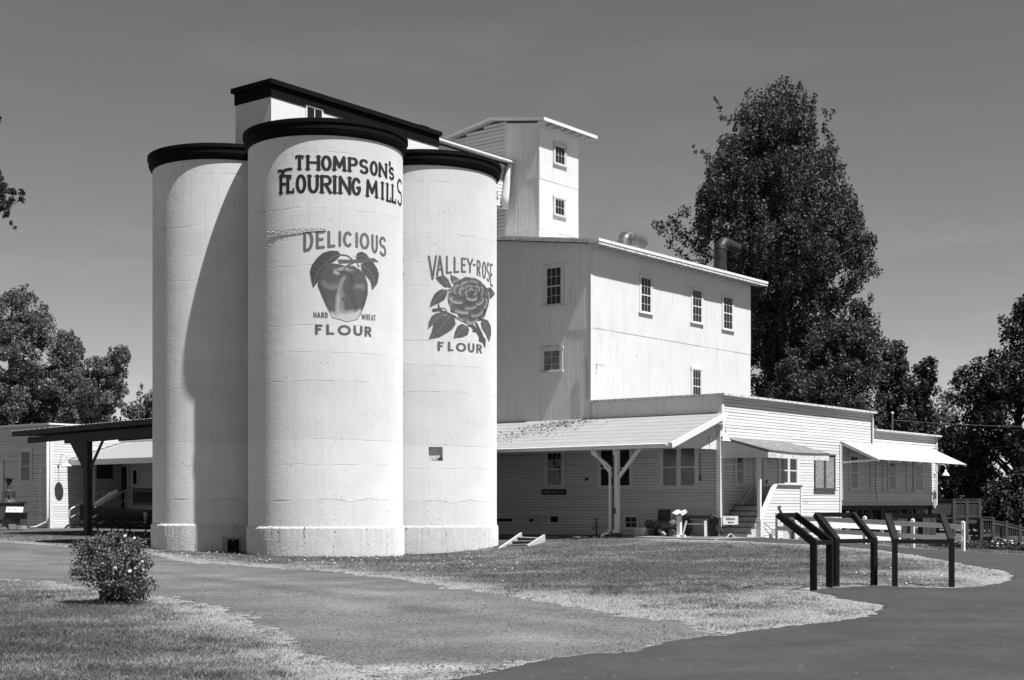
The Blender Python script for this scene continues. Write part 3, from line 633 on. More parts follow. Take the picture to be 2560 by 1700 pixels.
for k, (cx, cy, rx, ry, rot, out, rim) in enumerate(((700,560,95,70,-30,215,.035),(820,490,95,55,0,262,.035),(920,500,85,50,15,285,.035),(1010,600,80,75,40,330,.03),(650,690,75,90,0,190,.035),(1040,740,55,120,15,0,.035),(1010,880,70,100,25,20,.04),(760,930,80,65,10,110,.04),(880,970,85,60,-5,85,.045),(690,810,95,75,20,165,.04),
    (985,800,70,120,28,20,.045),(760,850,150,48,6,95,.05),(930,870,90,75,-25,60,.05),(720,610,75,60,-20,205,.035),(810,560,75,55,-25,250,.03),(900,545,75,45,10,280,.03),(970,640,50,85,15,0,.03),(715,725,105,55,-4,120,.045),(860,800,100,50,-14,75,.045),(960,735,60,65,-40,40,.04),
    (775,640,60,60,-15,215,.03),(850,600,60,45,-15,255,.028),(930,610,45,55,10,330,.028),(880,690,85,55,-5,90,.04),(840,650,45,40,0,190,.025),(900,640,40,38,0,20,.025),(872,622,30,26,0,260,.02))): petal(cx, cy, rx, ry, rot, out, .118+.012*((k*7) % 3-1), rim, k)
mb, c = cv_.mesh(cylfn(4.9, 0, SR+.010)); SRt.part('rose_painting', mb, MURAL, shR, col=c, label='grey painted rose with bud and leaves')
# rough mortar bits where the silos meet
mb = MB(); rr = random.Random(11)
for k in range(240):
    z = rr.uniform(1.0, 12.9); s = R(202.3-225)*SR+abs(rr.gauss(0, .035))-.03
    f = cylfn(4.9, 0, SR+.004); h = rr.choice([.015, .02, .03, .05]); p = f(s, z); mb.rock(p, .018, .018, h, k, 5, 3)
o = SRt.part('mortar_joint', mb, mat('joint_grime', .20, .95, .6, 20), shR); o['kind'] = 'stuff'
# basement opening in the shaded silo's plinth
(sa, za), (sb, zb) = on_cyl(556, 1343, 0, 4.9, SR+.07), on_cyl(602, 1378, 0, 4.9, SR+.07); k_ = SR/(SR+.07)
P = lambda s, z, r: (r*math.cos(R(225)+s/(SR+.07)), 4.9+r*math.sin(R(225)+s/(SR+.07)), z)
mb = MB(); 
for a, b, c0, c1 in ((sa, sa+.16, zb, za), (sb-.05, sb, zb, za), (sa+.16, sb-.05, za-.07, za)): mb.prism([(a, c0), (b, c0), (b, c1), (a, c1)], lambda s, z: P(s, z, SR-.02), lambda s, z: P(s, z, SR+.10))
vf = SL.part('vent_frame', mb, mat('grimy_concrete', .30, .9, .3, 8), shL); mb = MB(); mb.quad(P(sa+.16, zb-.1, SR+.066), P(sb-.05, zb-.1, SR+.066), P(sb-.05, za-.07, SR+.066), P(sa+.16, za-.07, SR+.066)); SL.part('vent_opening', mb, DARK, shL)

# ------------------------------------------------------------------ HEADHOUSE on the silos
T = Thing('headhouse', 'long narrow white headhouse with a broad black eave on top of the silos', 'headhouse', (-.9, 1.63, 13.56))
mb = MB(); mb.box(-.9, 7.42, 1.63, 3.39, 13.2, 15.46); T.part('wall', mb, mat('headhouse_paint', .54, .8, .03, 1.5, bump=.003, bscale=40, streak=.06))
mb = MB(); mb.box(-1.02, 7.52, 1.51, 3.51, 15.46, 15.62); mb.box(-.93, 7.45, 1.60, 3.42, 15.06, 15.46); mb.box(6.4, 6.9, 1.6, 2.0, 15.62, 15.68); T.part('roof', mb, BLACK)
w = Wall('v', 1.63); mb = MB(); a, z1 = w.px(767, 266); b, _ = w.px(803, 290); z0 = 13.75
w.box(mb, a-.06, b+.08, z0-.06, z1+.03, .004, .03); wf = T.part('window', mb, TRIM); mb = MB(); 
for q0, q1 in ((a, (a+b)/2-.02), ((a+b)/2+.02, b)): w.box(mb, q0, q1, z0, z1, .02, .034)
T.part('pane', mb, GLASS, wf); mb = MB(); w.box(mb, a-.32, a-.30, 13.7, 15.05, .001, .012); T.part('joint_strip', mb, TRIM)

# ------------------------------------------------------------------ MILL BUILDING
MZ = lambda v: 11.80+.14*((v+1.7) if v < 5 else (11.7-v))   # roof underside over the gable
T = Thing('mill_building', 'big white corrugated mill block with windows high above the porch', 'mill', (12.6, -1.7, .4)); MILL = T
wg, wf_ = Wall('u', 12.6), Wall('v', -1.7)
gable = T.part('gable_wall', corr(wg, -1.70, 11.7, [(4.6, 8.55), (8.55, 11.8)], top=MZ), CORR, smooth=False)
front = T.part('front_wall', corr(wf_, 12.6, 25.4, [(4.6, 8.6), (8.6, 11.8)], seed=9), CORR)
mb = MB(); mb.box(12.66, 25.38, -1.64, 11.6, .4, 11.75); core = T.part('back_wall', mb, CORR)
mb = MB(); wg.box(mb, -1.712, -1.60, 4.6, 11.75, .006, .016); wf_.box(mb, 12.568, 12.70, 4.6, 11.75, .012, .032); T.part('corner_strip', mb, TRIM)
def shed(mb, v0, z0, v1, z1, u0, u1, t=.09):
    mb.add([(u0, v0, z0), (u1, v0, z0), (u1, v1, z1), (u0, v1, z1), (u0, v0, z0+t), (u1, v0, z0+t), (u1, v1, z1+t), (u0, v1, z1+t)], [(3,2,1,0),(4,5,6,7),(0,1,5,4),(1,2,6,5),(2,3,7,6),(3,0,4,7)])
OV = .60; mb = MB(); shed(mb, -1.7-OV, MZ(-1.7)-.14*OV+.10, 5, MZ(5)+.10, 12.25, 25.85, .07); shed(mb, 5, MZ(5)+.10, 12.3, MZ(12.3)+.10, 12.25, 25.85, .07); roof = T.part('roof', mb, METROOF)
mb = MB(); ze = MZ(-1.7)-.14*OV; mb.box(12.25, 25.85, -1.7-OV-.025, -1.7-OV+.02, ze-.03, ze+.085); mb.beam((12.23, -1.7-OV, ze+.06), (12.23, 5, MZ(5)+.04), .04, .12); T.part('fascia', mb, PEEL, roof)
mb = MB(); mb.box(12.22, 25.88, -1.7-OV-.05, -1.7-OV-.026, ze+.075, ze+.185); T.part('drip_edge', mb, WHITE, roof)
for k in range(22):
    u = 12.55+k*.62
    if u < 25.6:
        mb = MB(); mb.beam((u, -1.7-OV+.025, ze+.005), (u, -1.66, MZ(-1.7)+.005), .055, .13); T.part('rafter', mb, TRIM, roof)
WM = mat('weathered_frame', .46, .75, .12, 4.0, streak=.2)
for box_, c, r_ in (((1600.5, 691, 1626, 785), 3, 4), ((1729.5, 722.5, 1753, 810), 3, 4), ((1807, 740, 1830, 827), 3, 4), ((1730, 923, 1751, 1009), 3, 4)): win_px(T, wf_, *box_, c, r_)
win_px(T, wg, 1366.5, 670, 1405, 761.5, 3, 4, dep=.04); win_px(T, wg, 1359, 876.5, 1402, 927, 2, 3, glass=GLASSD, meet=False, dep=.04)
mb = MB(); rr = random.Random(4)   # rust scars on the front wall and the iron strip at the corner
for x, y, w_, h_ in ((795,1098,4,5),(815,1096,30,3),(845,1098,6,8),(862,1104,16,4),(818,1105,3,30),(812,1158,8,9),(1134,1024,2,20),(1139,1036,5,3),(955,1240,4,4)):
    a, z = wf_.px(1230+x/3.136, 560+y/3.136); wf_.box(mb, a, a+w_*.0062, z-h_*.0055, z, .012, .017)
T.part('rust_scar', mb, mat('rust', .09, .95, .5, 20), front)
mb = MB(); p = [wg.pt(wg.px(1230+x/3.136, 560+y/3.136)[0], .05, wg.px(1230+x/3.136, 560+y/3.136)[1]) for x, y in ((742,1050),(748,1100),(752,1160),(752,1370))]; mb.tube(p, .016, 6); T.part('conduit', mb, GALV, gable)

# tower on the roof
T = Thing('roof_tower', 'tall narrow white tower rising from the mill roof, two small windows', 'tower', (14.5, 2.23, 12.3))
wt_, wtw = Wall('v', 2.23), Wall('u', 14.5); RZ = lambda v: 17.55+.16*((v-2.23) if v < 4.6 else (6.97-v))
bands = [(12.1, 13.2), (13.2, 14.25), (14.25, 15.3), (15.3, 16.4), (16.4, 17.6)]
T.part('front_wall', corr(wt_, 14.5, 17.27, bands, period=.085, amp=.006), CORR)
T.part('corrugated_panel', corr(wtw, 2.23, 4.0, bands, top=RZ, off=.02), CORR)
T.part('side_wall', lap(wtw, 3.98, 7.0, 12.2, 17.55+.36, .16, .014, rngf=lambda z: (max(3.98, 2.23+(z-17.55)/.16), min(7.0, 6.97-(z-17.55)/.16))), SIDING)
mb = MB(); mb.box(14.53, 17.25, 2.26, 6.97, 12.1, 17.5); T.part('back_wall', mb, CORR)
mb = MB(); wtw.box(mb, 3.93, 4.05, 12.2, 17.8, .02, .04); wtw.box(mb, 2.205, 2.28, 12.2, 17.5, .033, .045); wtw.box(mb, 6.9, 7.02, 12.2, 17.5, .018, .036); T.part('corner_strip', mb, TRIM)
mb = MB(); shed(mb, 2.23-.5, RZ(2.23)-.08+.1, 4.6, RZ(4.6)+.1, 14.15, 17.95, .06); shed(mb, 4.6, RZ(4.6)+.1, 7.47, RZ(7.47)+.1, 14.15, 17.95, .06); rf = T.part('roof', mb, METROOF)
mb = MB(); z = RZ(2.23)-.08; mb.box(14.13, 17.97, 1.70, 1.729, z+.04, z+.17); T.part('fascia', mb, WHITE, rf)
mb = MB(); mb.beam((14.135, 1.73, z+.11), (14.135, 4.6, RZ(4.6)+.11), .03, .11); mb.beam((14.135, 4.6, RZ(4.6)+.11), (14.135, 7.47, RZ(7.47)+.11), .03, .11); T.part('rake_board', mb, WHITE, rf)
for k in range(7): mb = MB(); u = 14.45+k*.55; mb.beam((u, 1.75, z+.03), (u, 2.25, RZ(2.23)+.03), .05, .12); T.part('rafter', mb, TRIM, rf)
win_px(T, wt_, 1386, 362, 1411, 416, 3, 2, meet=False, trimmat=WM, trim=.10); win_px(T, wt_, 1386, 495, 1410, 543, 3, 2, meet=False, trimmat=WM, trim=.10)

# conveyor gallery between headhouse and tower
T = Thing('gallery', 'low white clapboard gallery linking the silo headhouse to the tower', 'gallery', (7.6, 3.85, 14.2))
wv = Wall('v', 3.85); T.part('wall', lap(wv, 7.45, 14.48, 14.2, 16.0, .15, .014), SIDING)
mb = MB(); mb.box(7.46, 14.47, 3.88, 6.0, 14.2, 16.0); T.part('back_wall', mb, SIDING)
mb = MB(); shed(mb, 3.50, 16.02, 4.95, 16.26, 7.4, 14.46, .06); shed(mb, 4.95, 16.26, 6.4, 16.02, 7.4, 14.46, .06); rf = T.part('roof', mb, METROOF)
mb = MB(); mb.tube([(7.4, 3.46, 16.06), (14.44, 3.46, 16.06)], .05, 8); T.part('gutter', mb, WHITE, rf)
mb = MB(); wv.box(mb, 7.4, 14.3, 15.82, 15.98, .02, .05); T.part('frieze_board', mb, TRIM, rf)
mb = MB(); mb.tube([(14.25, 3.6, 16.0), (14.2, 3.68, 15.4), (14.05, 3.7, 14.6), (14.05, 3.7, 14.1)], [.10, .14, .17, .14], 10); T.part('chute', mb, CORR, smooth=True)
mb = MB(); mb.tube([(13.55, 3.8, 14.6), (13.55, 3.7, 14.75), (13.75, 3.68, 14.8)], .05, 8); T.part('vent_pipe', mb, WHITE)

# roof pipes
def roof_pipe(label, px, py_top, v, r, m, endx, shiny):
    u, zt = on_v(px, py_top, v); zb = MZ(v)-.05; ue, _ = on_v(endx, py_top, v); T = Thing('roof_vent', label, 'roof vent', (u, v, zb), group='elbow vents on the mill roof')
    mb = MB(); zt -= r
    if shiny: pts = [(u, v, zb), (u+.10, v, zb+.42), (u+.32, v-.02, zt-.10), (u+.62, v-.05, zt+.02), (ue-.30, v-.12, zt-.02), (ue, v-.2, zt-.14)]; rad = [r, r, r*1.05, r*1.05, r, r*.86]
    else: pts = [(u, v, zb), (u, v, zt-.75), (u, v, zt-.45), (u+.10, v, zt-.16), (u+.32, v-.02, zt), (u+.62, v-.05, zt-.02), (ue, v-.1, zt-.10)]; rad = [r, r, r, r*1.02, r*1.0, r*.92, r*.8]
    pts_, rad_ = [], []
    for i in range(len(pts)-1):
        for t in np.linspace(0, 1, 4, endpoint=False): 
            a, b = Vector(pts[i]), Vector(pts[i+1]); pts_.append(a.lerp(b, t)); rad_.append(rad[i]*(1-t)+rad[i+1]*t)
    pts_.append(Vector(pts[-1])); rad_.append(rad[-1]); mb.tube(pts_, rad_, 20, cap=False); body = T.part('pipe', mb, m, smooth=True)
    mb = MB(); p = pts_[-1]; d = (pts_[-1]-pts_[-2]).normalized(); mb.tube([p-d*.08, p-d*.07], rad_[-1]*.97, 20); T.part('pipe_mouth', mb, DARK)
    mb = MB()
    for i in ((4, 8) if shiny else (4, 9, 13)): d = (pts_[i+1]-pts_[i]).normalized(); mb.tube([pts_[i]-d*.02, pts_[i]+d*.02], rad_[i]*1.05, 20)
    T.part('seam_band', mb, m, body)
    if shiny:
        mb = MB(); mb.tube([(u-.32, v-.3, zb+.2), (u-.38, v-.35, zb+.75), (u-.50, v-.35, zb+1.05)], .02, 5); mb.tube([(u+.30, v-.3, zb+.2), (u+.42, v-.3, zb+.7), (u+.32, v-.3, zb+1.2)], .02, 5); T.part('stay_wire', mb, GALV)
    else:
        mb = MB(); 
        for x, z, w_ in ((.05, .75, .05), (.0, .68, .09), (-.05, .6, .08), (-.07, .52, .05), (-.06, .45, .03)):
            th0 = R(-68)+x*2; q = [(u+(r+.006)*math.cos(t), v+(r+.006)*math.sin(t), zz) for t, zz in ((th0-w_*1.6, zb+z-.05), (th0+w_*1.6, zb+z-.05), (th0+w_*1.6, zb+z+.06), (th0-w_*1.6, zb+z+.06))]; mb.quad(*q)
        T.part('paint_splash', mb, WHITE, body)
    return T
roof_pipe('short shiny metal elbow vent tilted over the mill roof eave', 1551, 573, .3, .27, GALV, 1602, True)
roof_pipe('tall dark painted elbow vent pipe near the far end of the mill roof', 1801, 590, .3, .29, DUCT, 1840, False)
u, z = on_v(1728, 655, 2.0); T = Thing('roof_ventilator', 'small low cone ventilator on the mill roof between the two elbow vents', 'ventilator', (u, 2.0, MZ(2.0)))
mb = MB(); mb.lathe((u, 2.0, 0), [(.3, MZ(2)), (.3, z-.12)], 24); T.part('collar', mb, DUCT); mb = MB(); mb.lathe((u, 2.0, 0), [(.72, z-.14), (.70, z-.10), (.05, z+.12), (.0, z+.12)], 24); T.part('cone_cap', mb, DUCT)

# ------------------------------------------------------------------ ANNEX
T = Thing('annex_building', 'long low white clapboard annex with flat parapet beside the mill', 'annex', (12.6, -7.5, .35)); ANX = T
wa, ww = Wall('v', -7.5), Wall('u', 12.6)
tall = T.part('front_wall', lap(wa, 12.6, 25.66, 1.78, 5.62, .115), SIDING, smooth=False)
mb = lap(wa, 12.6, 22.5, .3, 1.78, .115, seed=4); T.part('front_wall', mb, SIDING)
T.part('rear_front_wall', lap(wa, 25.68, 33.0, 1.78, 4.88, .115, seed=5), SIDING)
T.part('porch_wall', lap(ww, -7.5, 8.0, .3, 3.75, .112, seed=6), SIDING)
mb = MB(); ww.box(mb, -7.5, 8.0, 3.75, 4.95, 0, .02); T.part('upper_porch_wall', mb, SIDING)
T.part('parapet', corr(ww, -7.44, -1.72, [(4.9, 5.62)], off=.0, seed=12), CORR)
mb = MB(); mb.box(12.63, 25.63, -7.47, -1.7, 1.75, 5.5); mb.box(25.63, 32.97, -7.47, -2, 1.75, 4.8); mb.box(12.63, 22.47, -7.47, 8, .2, 1.75); mb.box(12.63, 25, -1.66, 8, 1.76, 4.5); T.part('back_wall', mb, SIDING)
mb = MB(); mb.box(12.66, 25.6, -7.44, -1.75, 5.5, 5.53); mb.box(25.66, 32.9, -7.44, -2, 4.8, 4.82); T.part('roof', mb, mat('tar_roof', .07, .9, .2, 3))
mb = MB(); mb.box(12.42, 25.72, -7.72, -7.44, 5.62, 5.70); mb.box(12.42, 12.80, -7.44, -1.71, 5.622, 5.698); cp = T.part('coping', mb, PEEL)
mb = MB(); mb.box(25.73, 33.2, -7.70, -7.4, 4.88, 4.955); mb.box(32.9, 33.2, -7.4, -2, 4.882, 4.953); T.part('coping', mb, PEEL)
mb = MB(); wa.box(mb, 12.575, 12.72, .3, 5.615, .024, .045); ww.box(mb, -7.53, -7.36, .3, 4.9, .0, .14); ww.box(mb, -7.53, -7.36, 4.9, 5.615, .024, .044); wa.box(mb, 22.40, 22.52, .3, 4.2, .024, .046); wa.box(mb, 32.9, 33.03, 1.7, 4.87, .024, .046); wa.box(mb, 25.6, 25.72, 4.3, 5.615, .024, .046); T.part('corner_board', mb, TRIM)
mb = MB(); mb.box(22.5, 33.0, -7.55, -7.3, 1.62, 1.80); mb.box(22.5, 33, -7.3, -2, 1.70, 1.775); T.part('floor_edge', mb, SIDING2)
mb = MB(); mb.tube([wa.pt(25.50, .09, 5.5), wa.pt(25.56, .09, 5.3), wa.pt(25.56, .09, 4.32)], .04, 8); T.part('downspout', mb, TRIM)
mb = MB(); wa.box(mb, 13.0, 14.4, 1.20, 1.22, .02, .024); T.part('batten', mb, TRIM)
# porch-side windows
win_px(T, ww, 1368, 1131, 1406, 1216, 3, 4, trim=.14); win_px(T, ww, 1501, 1124, 1577, 1217, 1, 2, units=2, trim=.14); win_px(T, ww, 1656.5, 1120, 1740, 1217, 1, 2, units=2, trim=.14, glass=mat('curtained_glass', .10, .12, .3, 2.0, spec=.5))
win_px(T, ww, 1562.5, 1290, 1595, 1322, 2, 2, meet=False, trim=.07)
mb = MB()
for x0_, y0_, x1_, y1_ in ((525,1180,588,1230),(335,1200,372,1228),(40,1200,178,1225)):
    a, z1 = ww.px(1230+x0_/3.563, 960+y0_/3.563); b, z0 = ww.px(1230+x1_/3.563, 960+y1_/3.563); ww.box(mb, b, a, z0, z1, .01, .026)
T.part('crawl_vent', mb, DARK)
a, z1 = ww.px(1230+372/3.563, 960+1180/3.563); b, z0 = ww.px(1230+478/3.563, 960+1232/3.563); mb = MB(); ww.box(mb, b, a, z0, z1, .01, .034); T.part('wall_patch', mb, SIDING2)
mb = MB(); a, z = ww.px(1752, 1195); ww.box(mb, a-.03, a+.03, z-.1, z+.1, .02, .08); mb.tube([ww.pt(a, .05, z), ww.pt(a+.02, .05, 3.5)], .012, 6); T.part('meter_box', mb, GALV)
mb = MB(); a, z = ww.px(1468, 1198); mb.lathe(ww.pt(a, .05, z), [(0, -.06), (.07, -.05), (.07, .05), (0, .06)], 10); T.part('wall_fitting', mb, IRON)
# entrance side windows and door
win_px(T, wa, 1839.5, 1141, 1857, 1213, 1, 2, trim=.11); win_px(T, wa, 1949, 1141, 1991, 1211, 1, 2, units=2, trim=.16)
pw = win_px(T, wa, 2036, 1137, 2085, 1224, 1, 1, units=2, meet=False, glass=PLASTIC, trim=.05, trimmat=GREYWOOD, label='window covered with a wrinkled plastic sheet')
for b_ in ((2125, 1139, 2143, 1222), (2221, 1156, 2237, 1225), (2286, 1161, 2304, 1228)): win_px(T, wa, *b_, 3, 4, trim=.12)
a, z1 = wa.px(1893, 1147); b, _ = wa.px(1905, 1200); mb = MB(); wa.box(mb, a-.28, b+.32, 1.62, z1+.12, .02, .045); dr = T.part('door', mb, TRIM); mb = MB(); wa.box(mb, a-.02, b+.02, z1-1.0, z1-.05, .04, .052); T.part('door_glass', mb, GLASS, dr)
mb = MB(); wa.box(mb, b+.24, b+.28, 2.45, 2.6, .045, .09); T.part('handle', mb, IRON, dr)
mb = MB()
for u_ in (23.35, 25.4, 26.0, 26.7, 27.5, 29.35, 30.1, 30.5, 31.2): wa.box(mb, u_, u_+.07, 2.25, 4.1, .02, .032)
wa.box(mb, 22.55, 32.9, 2.2, 2.27, .02, .05); wa.box(mb, 26.1, 26.16, 1.8, 2.2, .02, .035); T.part('batten', mb, SIDING2)

# ------------------------------------------------------------------ PORCH
T = Thing('porch', 'long lean-to porch with pale roof against the mill and Y-braced post', 'porch', (8.8, -7.7, .45)); PO = T
E0, Z0, E1, Z1 = 8.79, 3.74, 12.58, 4.98; rz = lambda u: Z0+(u-E0)/(E1-E0)*(Z1-Z0)
mb = MB(); n = 8
for k in range(n):
    a, b = E0+(E1-E0)*k/n, E0+(E1-E0)*(k+1)/n+(.06 if k < n-1 else 0); t = .055-.0*k
    mb.add([(a, -7.72, rz(a)+.007), (b, -7.72, rz(b)), (b, 9, rz(b)), (a, 9, rz(a)+.007), (a, -7.72, rz(a)+.025), (b, -7.72, rz(b)+.018), (b, 9, rz(b)+.018), (a, 9, rz(a)+.025)], [(3,2,1,0),(4,5,6,7),(0,1,5,4),(1,2,6,5),(2,3,7,6),(3,0,4,7)])
rf = T.part('roof', mb, ROLLROOF)
mb = MB(); mb.beam((E0, 0.6, rz(E0)-.03), (E1, .6, rz(E1)-.03), 16.6, .05, up=(-.3, 0, 1)); T.part('soffit', mb, SIDING, rf)
mb = MB(); mb.beam((E0-.02, -7.75, rz(E0)-.06), (E1, -7.75, rz(E1)-.06), .05, .20); T.part('rake_board', mb, TRIM, rf)
mb = MB(); mb.box(E0-.04, E0-.002, -7.72, 9, Z0-.13, Z0+.035); T.part('fascia', mb, TRIM, rf)
mb = MB(); mb.tube([(E0-.10, -7.6, Z0-.02), (E0-.10, 9, Z0-.06)], .055, 8); T.part('gutter', mb, TRIM, rf)
mb = MB(); wp = Wall('v', -7.60)
mb.prism([(E0+.35, Z0-.08), (E1, Z0-.08), (E1, Z1-.07), (E0+.35, rz(E0+.35)-.07)], lambda u, z: (u, -7.36, z), lambda u, z: (u, -7.32, z)); T.part('gable_panel', mb, SIDING)
mb = MB(); mb.box(9.1, 9.28, -7.55, 9, Z0-.12, Z0+.06); T.part('beam', mb, TRIM)
wq = Wall('u', 9.2)
pv = wq.px(1541, 1300)[0]
def post_(v):
    zg = hm(9.2, v); m = MB(); m.box(9.11, 9.29, v-.09, v+.09, zg-.1, Z0-.12); p = T.part('post', m, TRIM)
    m = MB(); m.box(9.06, 9.34, v-.15, v+.15, zg-.1, zg+.16); T.part('post_base', m, IRON, p)
    for s in (1, -1): m = MB(); m.beam((9.2, v+s*.09, 2.62), (9.2, v+s*1.0, Z0-.10), .10, .10); T.part('brace', m, TRIM, p)
post_(pv); post_(pv+6.9)
mb = MB(); v = pv+.17; zg = hm(9.1, v); mb.tube([(E0-.08, v+.55, Z0-.06), (E0-.06, v+.55, Z0-.25), (9.0, v+.12, Z0-.62), (9.05, v, Z0-.75), (9.05, v, zg+.28), (9.0, v+.05, zg+.18), (8.9, v+.22, zg+.1), (8.86, v+.24, zg-.02)], .05, 8); T.part('downspout', mb, TRIM, smooth=True)
mb = MB(); mb.tube([(9.08, pv+.06, zg+.3), (9.08, pv+.06, 3.4)], .02, 6); mb.box(9.07, 9.11, pv-.03, pv+.03, zg+.85, zg+1.05); T.part('conduit', mb, GREYWOOD)
mb = MB(); rr = random.Random(21)
for k in range(1500):
    q = rr.random(); u = E1-.12-abs(rr.gauss(0, .45))-q*q*2.4; v = rr.gauss(-1.1+(E1-u)*.75, .55+.3*(E1-u))
    if u < E0+.1 or v < -5 or v > 4: continue
    s = .006+.026*rr.random()**3; mb.rock((u, v, rz(u)+.032), s, s*rr.uniform(.6, 2), s*.5, k, 5, 3)
me_ = MB; o = T.part('roof_debris', mb, mat('leaf_litter', .05, .95, .5, 20), rf); o['kind'] = 'stuff'

# awnings over the annex
T = Thing('awning', 'small shingled entrance awning on a thin white post', 'awning', (12.6, -7.5, 3.5), group='awnings on the annex front')
def slab(mb, u0, u1, v0, z0, v1, z1, t): shed(mb, v1, z1, v0, z0, u0, u1, t)
mb = MB(); n = 10
for k in range(n):
    a = k/n; u0, u1 = 12.5+4.9*a, 12.5+4.9*(k+1)/n; sag = lambda u: -.05*math.sin((u-12.5)/4.9*math.pi)
    mb.add([(u0, -7.5, 4.08), (u1, -7.5, 4.08), (u1, -9.45, 3.56+sag(u1)), (u0, -9.45, 3.56+sag(u0)), (u0, -7.5, 4.14), (u1, -7.5, 4.14), (u1, -9.45, 3.62+sag(u1)), (u0, -9.45, 3.62+sag(u0))], [(0,1,2,3),(7,6,5,4),(2,6,7,3)]+([(0,3,7,4)] if k == 0 else [])+([(1,5,6,2)] if k == n-1 else []))
rf = T.part('roof', mb, SHINGLE)
mb = MB(); mb.box(12.52, 17.4, -9.43, -9.39, 3.33, 3.53); T.part('fascia', mb, PEEL, rf); mb = MB(); mb.box(12.60, 17.3, -9.38, -7.52, 3.44, 3.47); T.part('soffit', mb, TRIM, rf)
mb = MB(); mb.prism([(-7.5, 3.36), (-9.4, 3.36), (-9.4, 3.53), (-7.5, 4.06)], lambda v, z: (12.55, v, z), lambda v, z: (12.60, v, z)); mb.box(12.52, 12.55, -9.4, -7.5, 3.34, 3.44); T.part('end_panel', mb, SIDING)
zg = hm(12.75, -8.95); mb = MB(); mb.box(12.70, 12.82, -9.01, -8.89, zg, 3.44); p = T.part('post', mb, TRIM); mb = MB(); mb.box(12.66, 12.87, -9.06, -8.84, zg-.1, zg+.62); mb.box(12.68, 12.85, -9.04, -8.86, zg+.62, zg+.70); T.part('post_base', mb, TRIM, p)
T = Thing('awning', 'wide sheet metal awning with open end over the three end windows', 'awning', (22.5, -7.5, 3.5), group='awnings on the annex front')
A0 = (-7.46, 4.34); A1 = (-9.2, 3.52)
mb = MB(); vs = []; N_ = 220
for i in range(N_+1):
    u = 22.5+9.9*i/N_; o = .008*math.sin(i/N_*2*math.pi*60); vs += [(u, A0[0], A0[1]+o), (u, A1[0], A1[1]+o)]
mb.add(vs, [(2*i, 2*i+1, 2*i+3, 2*i+2) for i in range(N_)]); rf = T.part('roof', mb, METROOF)
for k in range(10): mb = MB(); u = 22.55+k*1.08; mb.beam((u, A0[0]+.05, A0[1]-.07), (u, A1[0], A1[1]-.06), .05, .09); T.part('rafter', mb, TRIM, rf)
mb = MB(); mb.beam((22.55, -7.52, 3.42), (22.55, -9.05, 3.50), .06, .09); mb.beam((22.55, -7.56, 4.2), (22.55, -7.56, 1.85), .06, .06); T.part('tie_beam', mb, TRIM)

# entrance stairs with boarded side
T = Thing('entrance_stairs', 'wooden entrance steps behind a white clapboard half wall', 'stairs', (12.1, -8.75, .45))
for k in range(6): mb = MB(); z = .47+.195*(k+1); mb.box(12.05+.27*k, 12.05+.27*(k+1)+.02, -8.86, -7.56, .3, z-.04); s = T.part('step', mb, SIDING2); mb = MB(); mb.box(12.02+.27*k, 12.05+.27*(k+1)+.02, -8.88, -7.55, z-.04, z); T.part('tread', mb, GREYWOOD, s)
mb = MB(); mb.box(13.67, 16.2, -8.86, -7.56, .3, 1.62); T.part('landing', mb, SIDING2)
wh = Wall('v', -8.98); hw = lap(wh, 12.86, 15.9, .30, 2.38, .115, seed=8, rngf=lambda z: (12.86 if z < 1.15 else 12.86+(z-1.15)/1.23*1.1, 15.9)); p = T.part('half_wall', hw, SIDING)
mb = MB(); mb.prism([(12.87, .25), (15.88, .25), (15.88, 2.37), (13.96, 2.37), (12.87, 1.15)], lambda u, z: (u, -8.975, z), lambda u, z: (u, -8.88, z)); mb.box(15.8, 15.9, -8.88, -7.55, .25, 2.37); T.part('backing', mb, SIDING, p)
mb = MB(); mb.beam((12.80, -8.95, 1.13), (13.95, -8.95, 2.40), .20, .04); mb.box(13.93, 16.0, -9.07, -8.83, 2.385, 2.425); wh.box(mb, 15.86, 15.98, .3, 2.38, .02, .045); T.part('cap_board', mb, TRIM, p)
a, z1 = wa.px(1874, 1217.5); b, z0 = wa.px(1832, 1289); mb = MB(); mb.beam(wa.pt(b, .10, z0), wa.pt(a, .10, z1), .05, .08); T.part('handrail', mb, TRIM)
T = Thing('hanging_plaque', 'small grey plaque hanging on a chain by the entrance half wall', 'plaque', (13.5, -9.08, .5))
mb = MB(); mb.box(13.42, 13.72, -9.10, -9.085, .50, .76); T.part('plate', mb, GREYP); mb = MB(); mb.tube([(12.9, -9.02, 1.03), (13.15, -9.06, .9), (13.45, -9.08, .76), (13.7, -9.08, .76), (14.1, -9.06, 1.0), (14.25, -9.05, 1.08)], .012, 5); T.part('chain', mb, IRON)

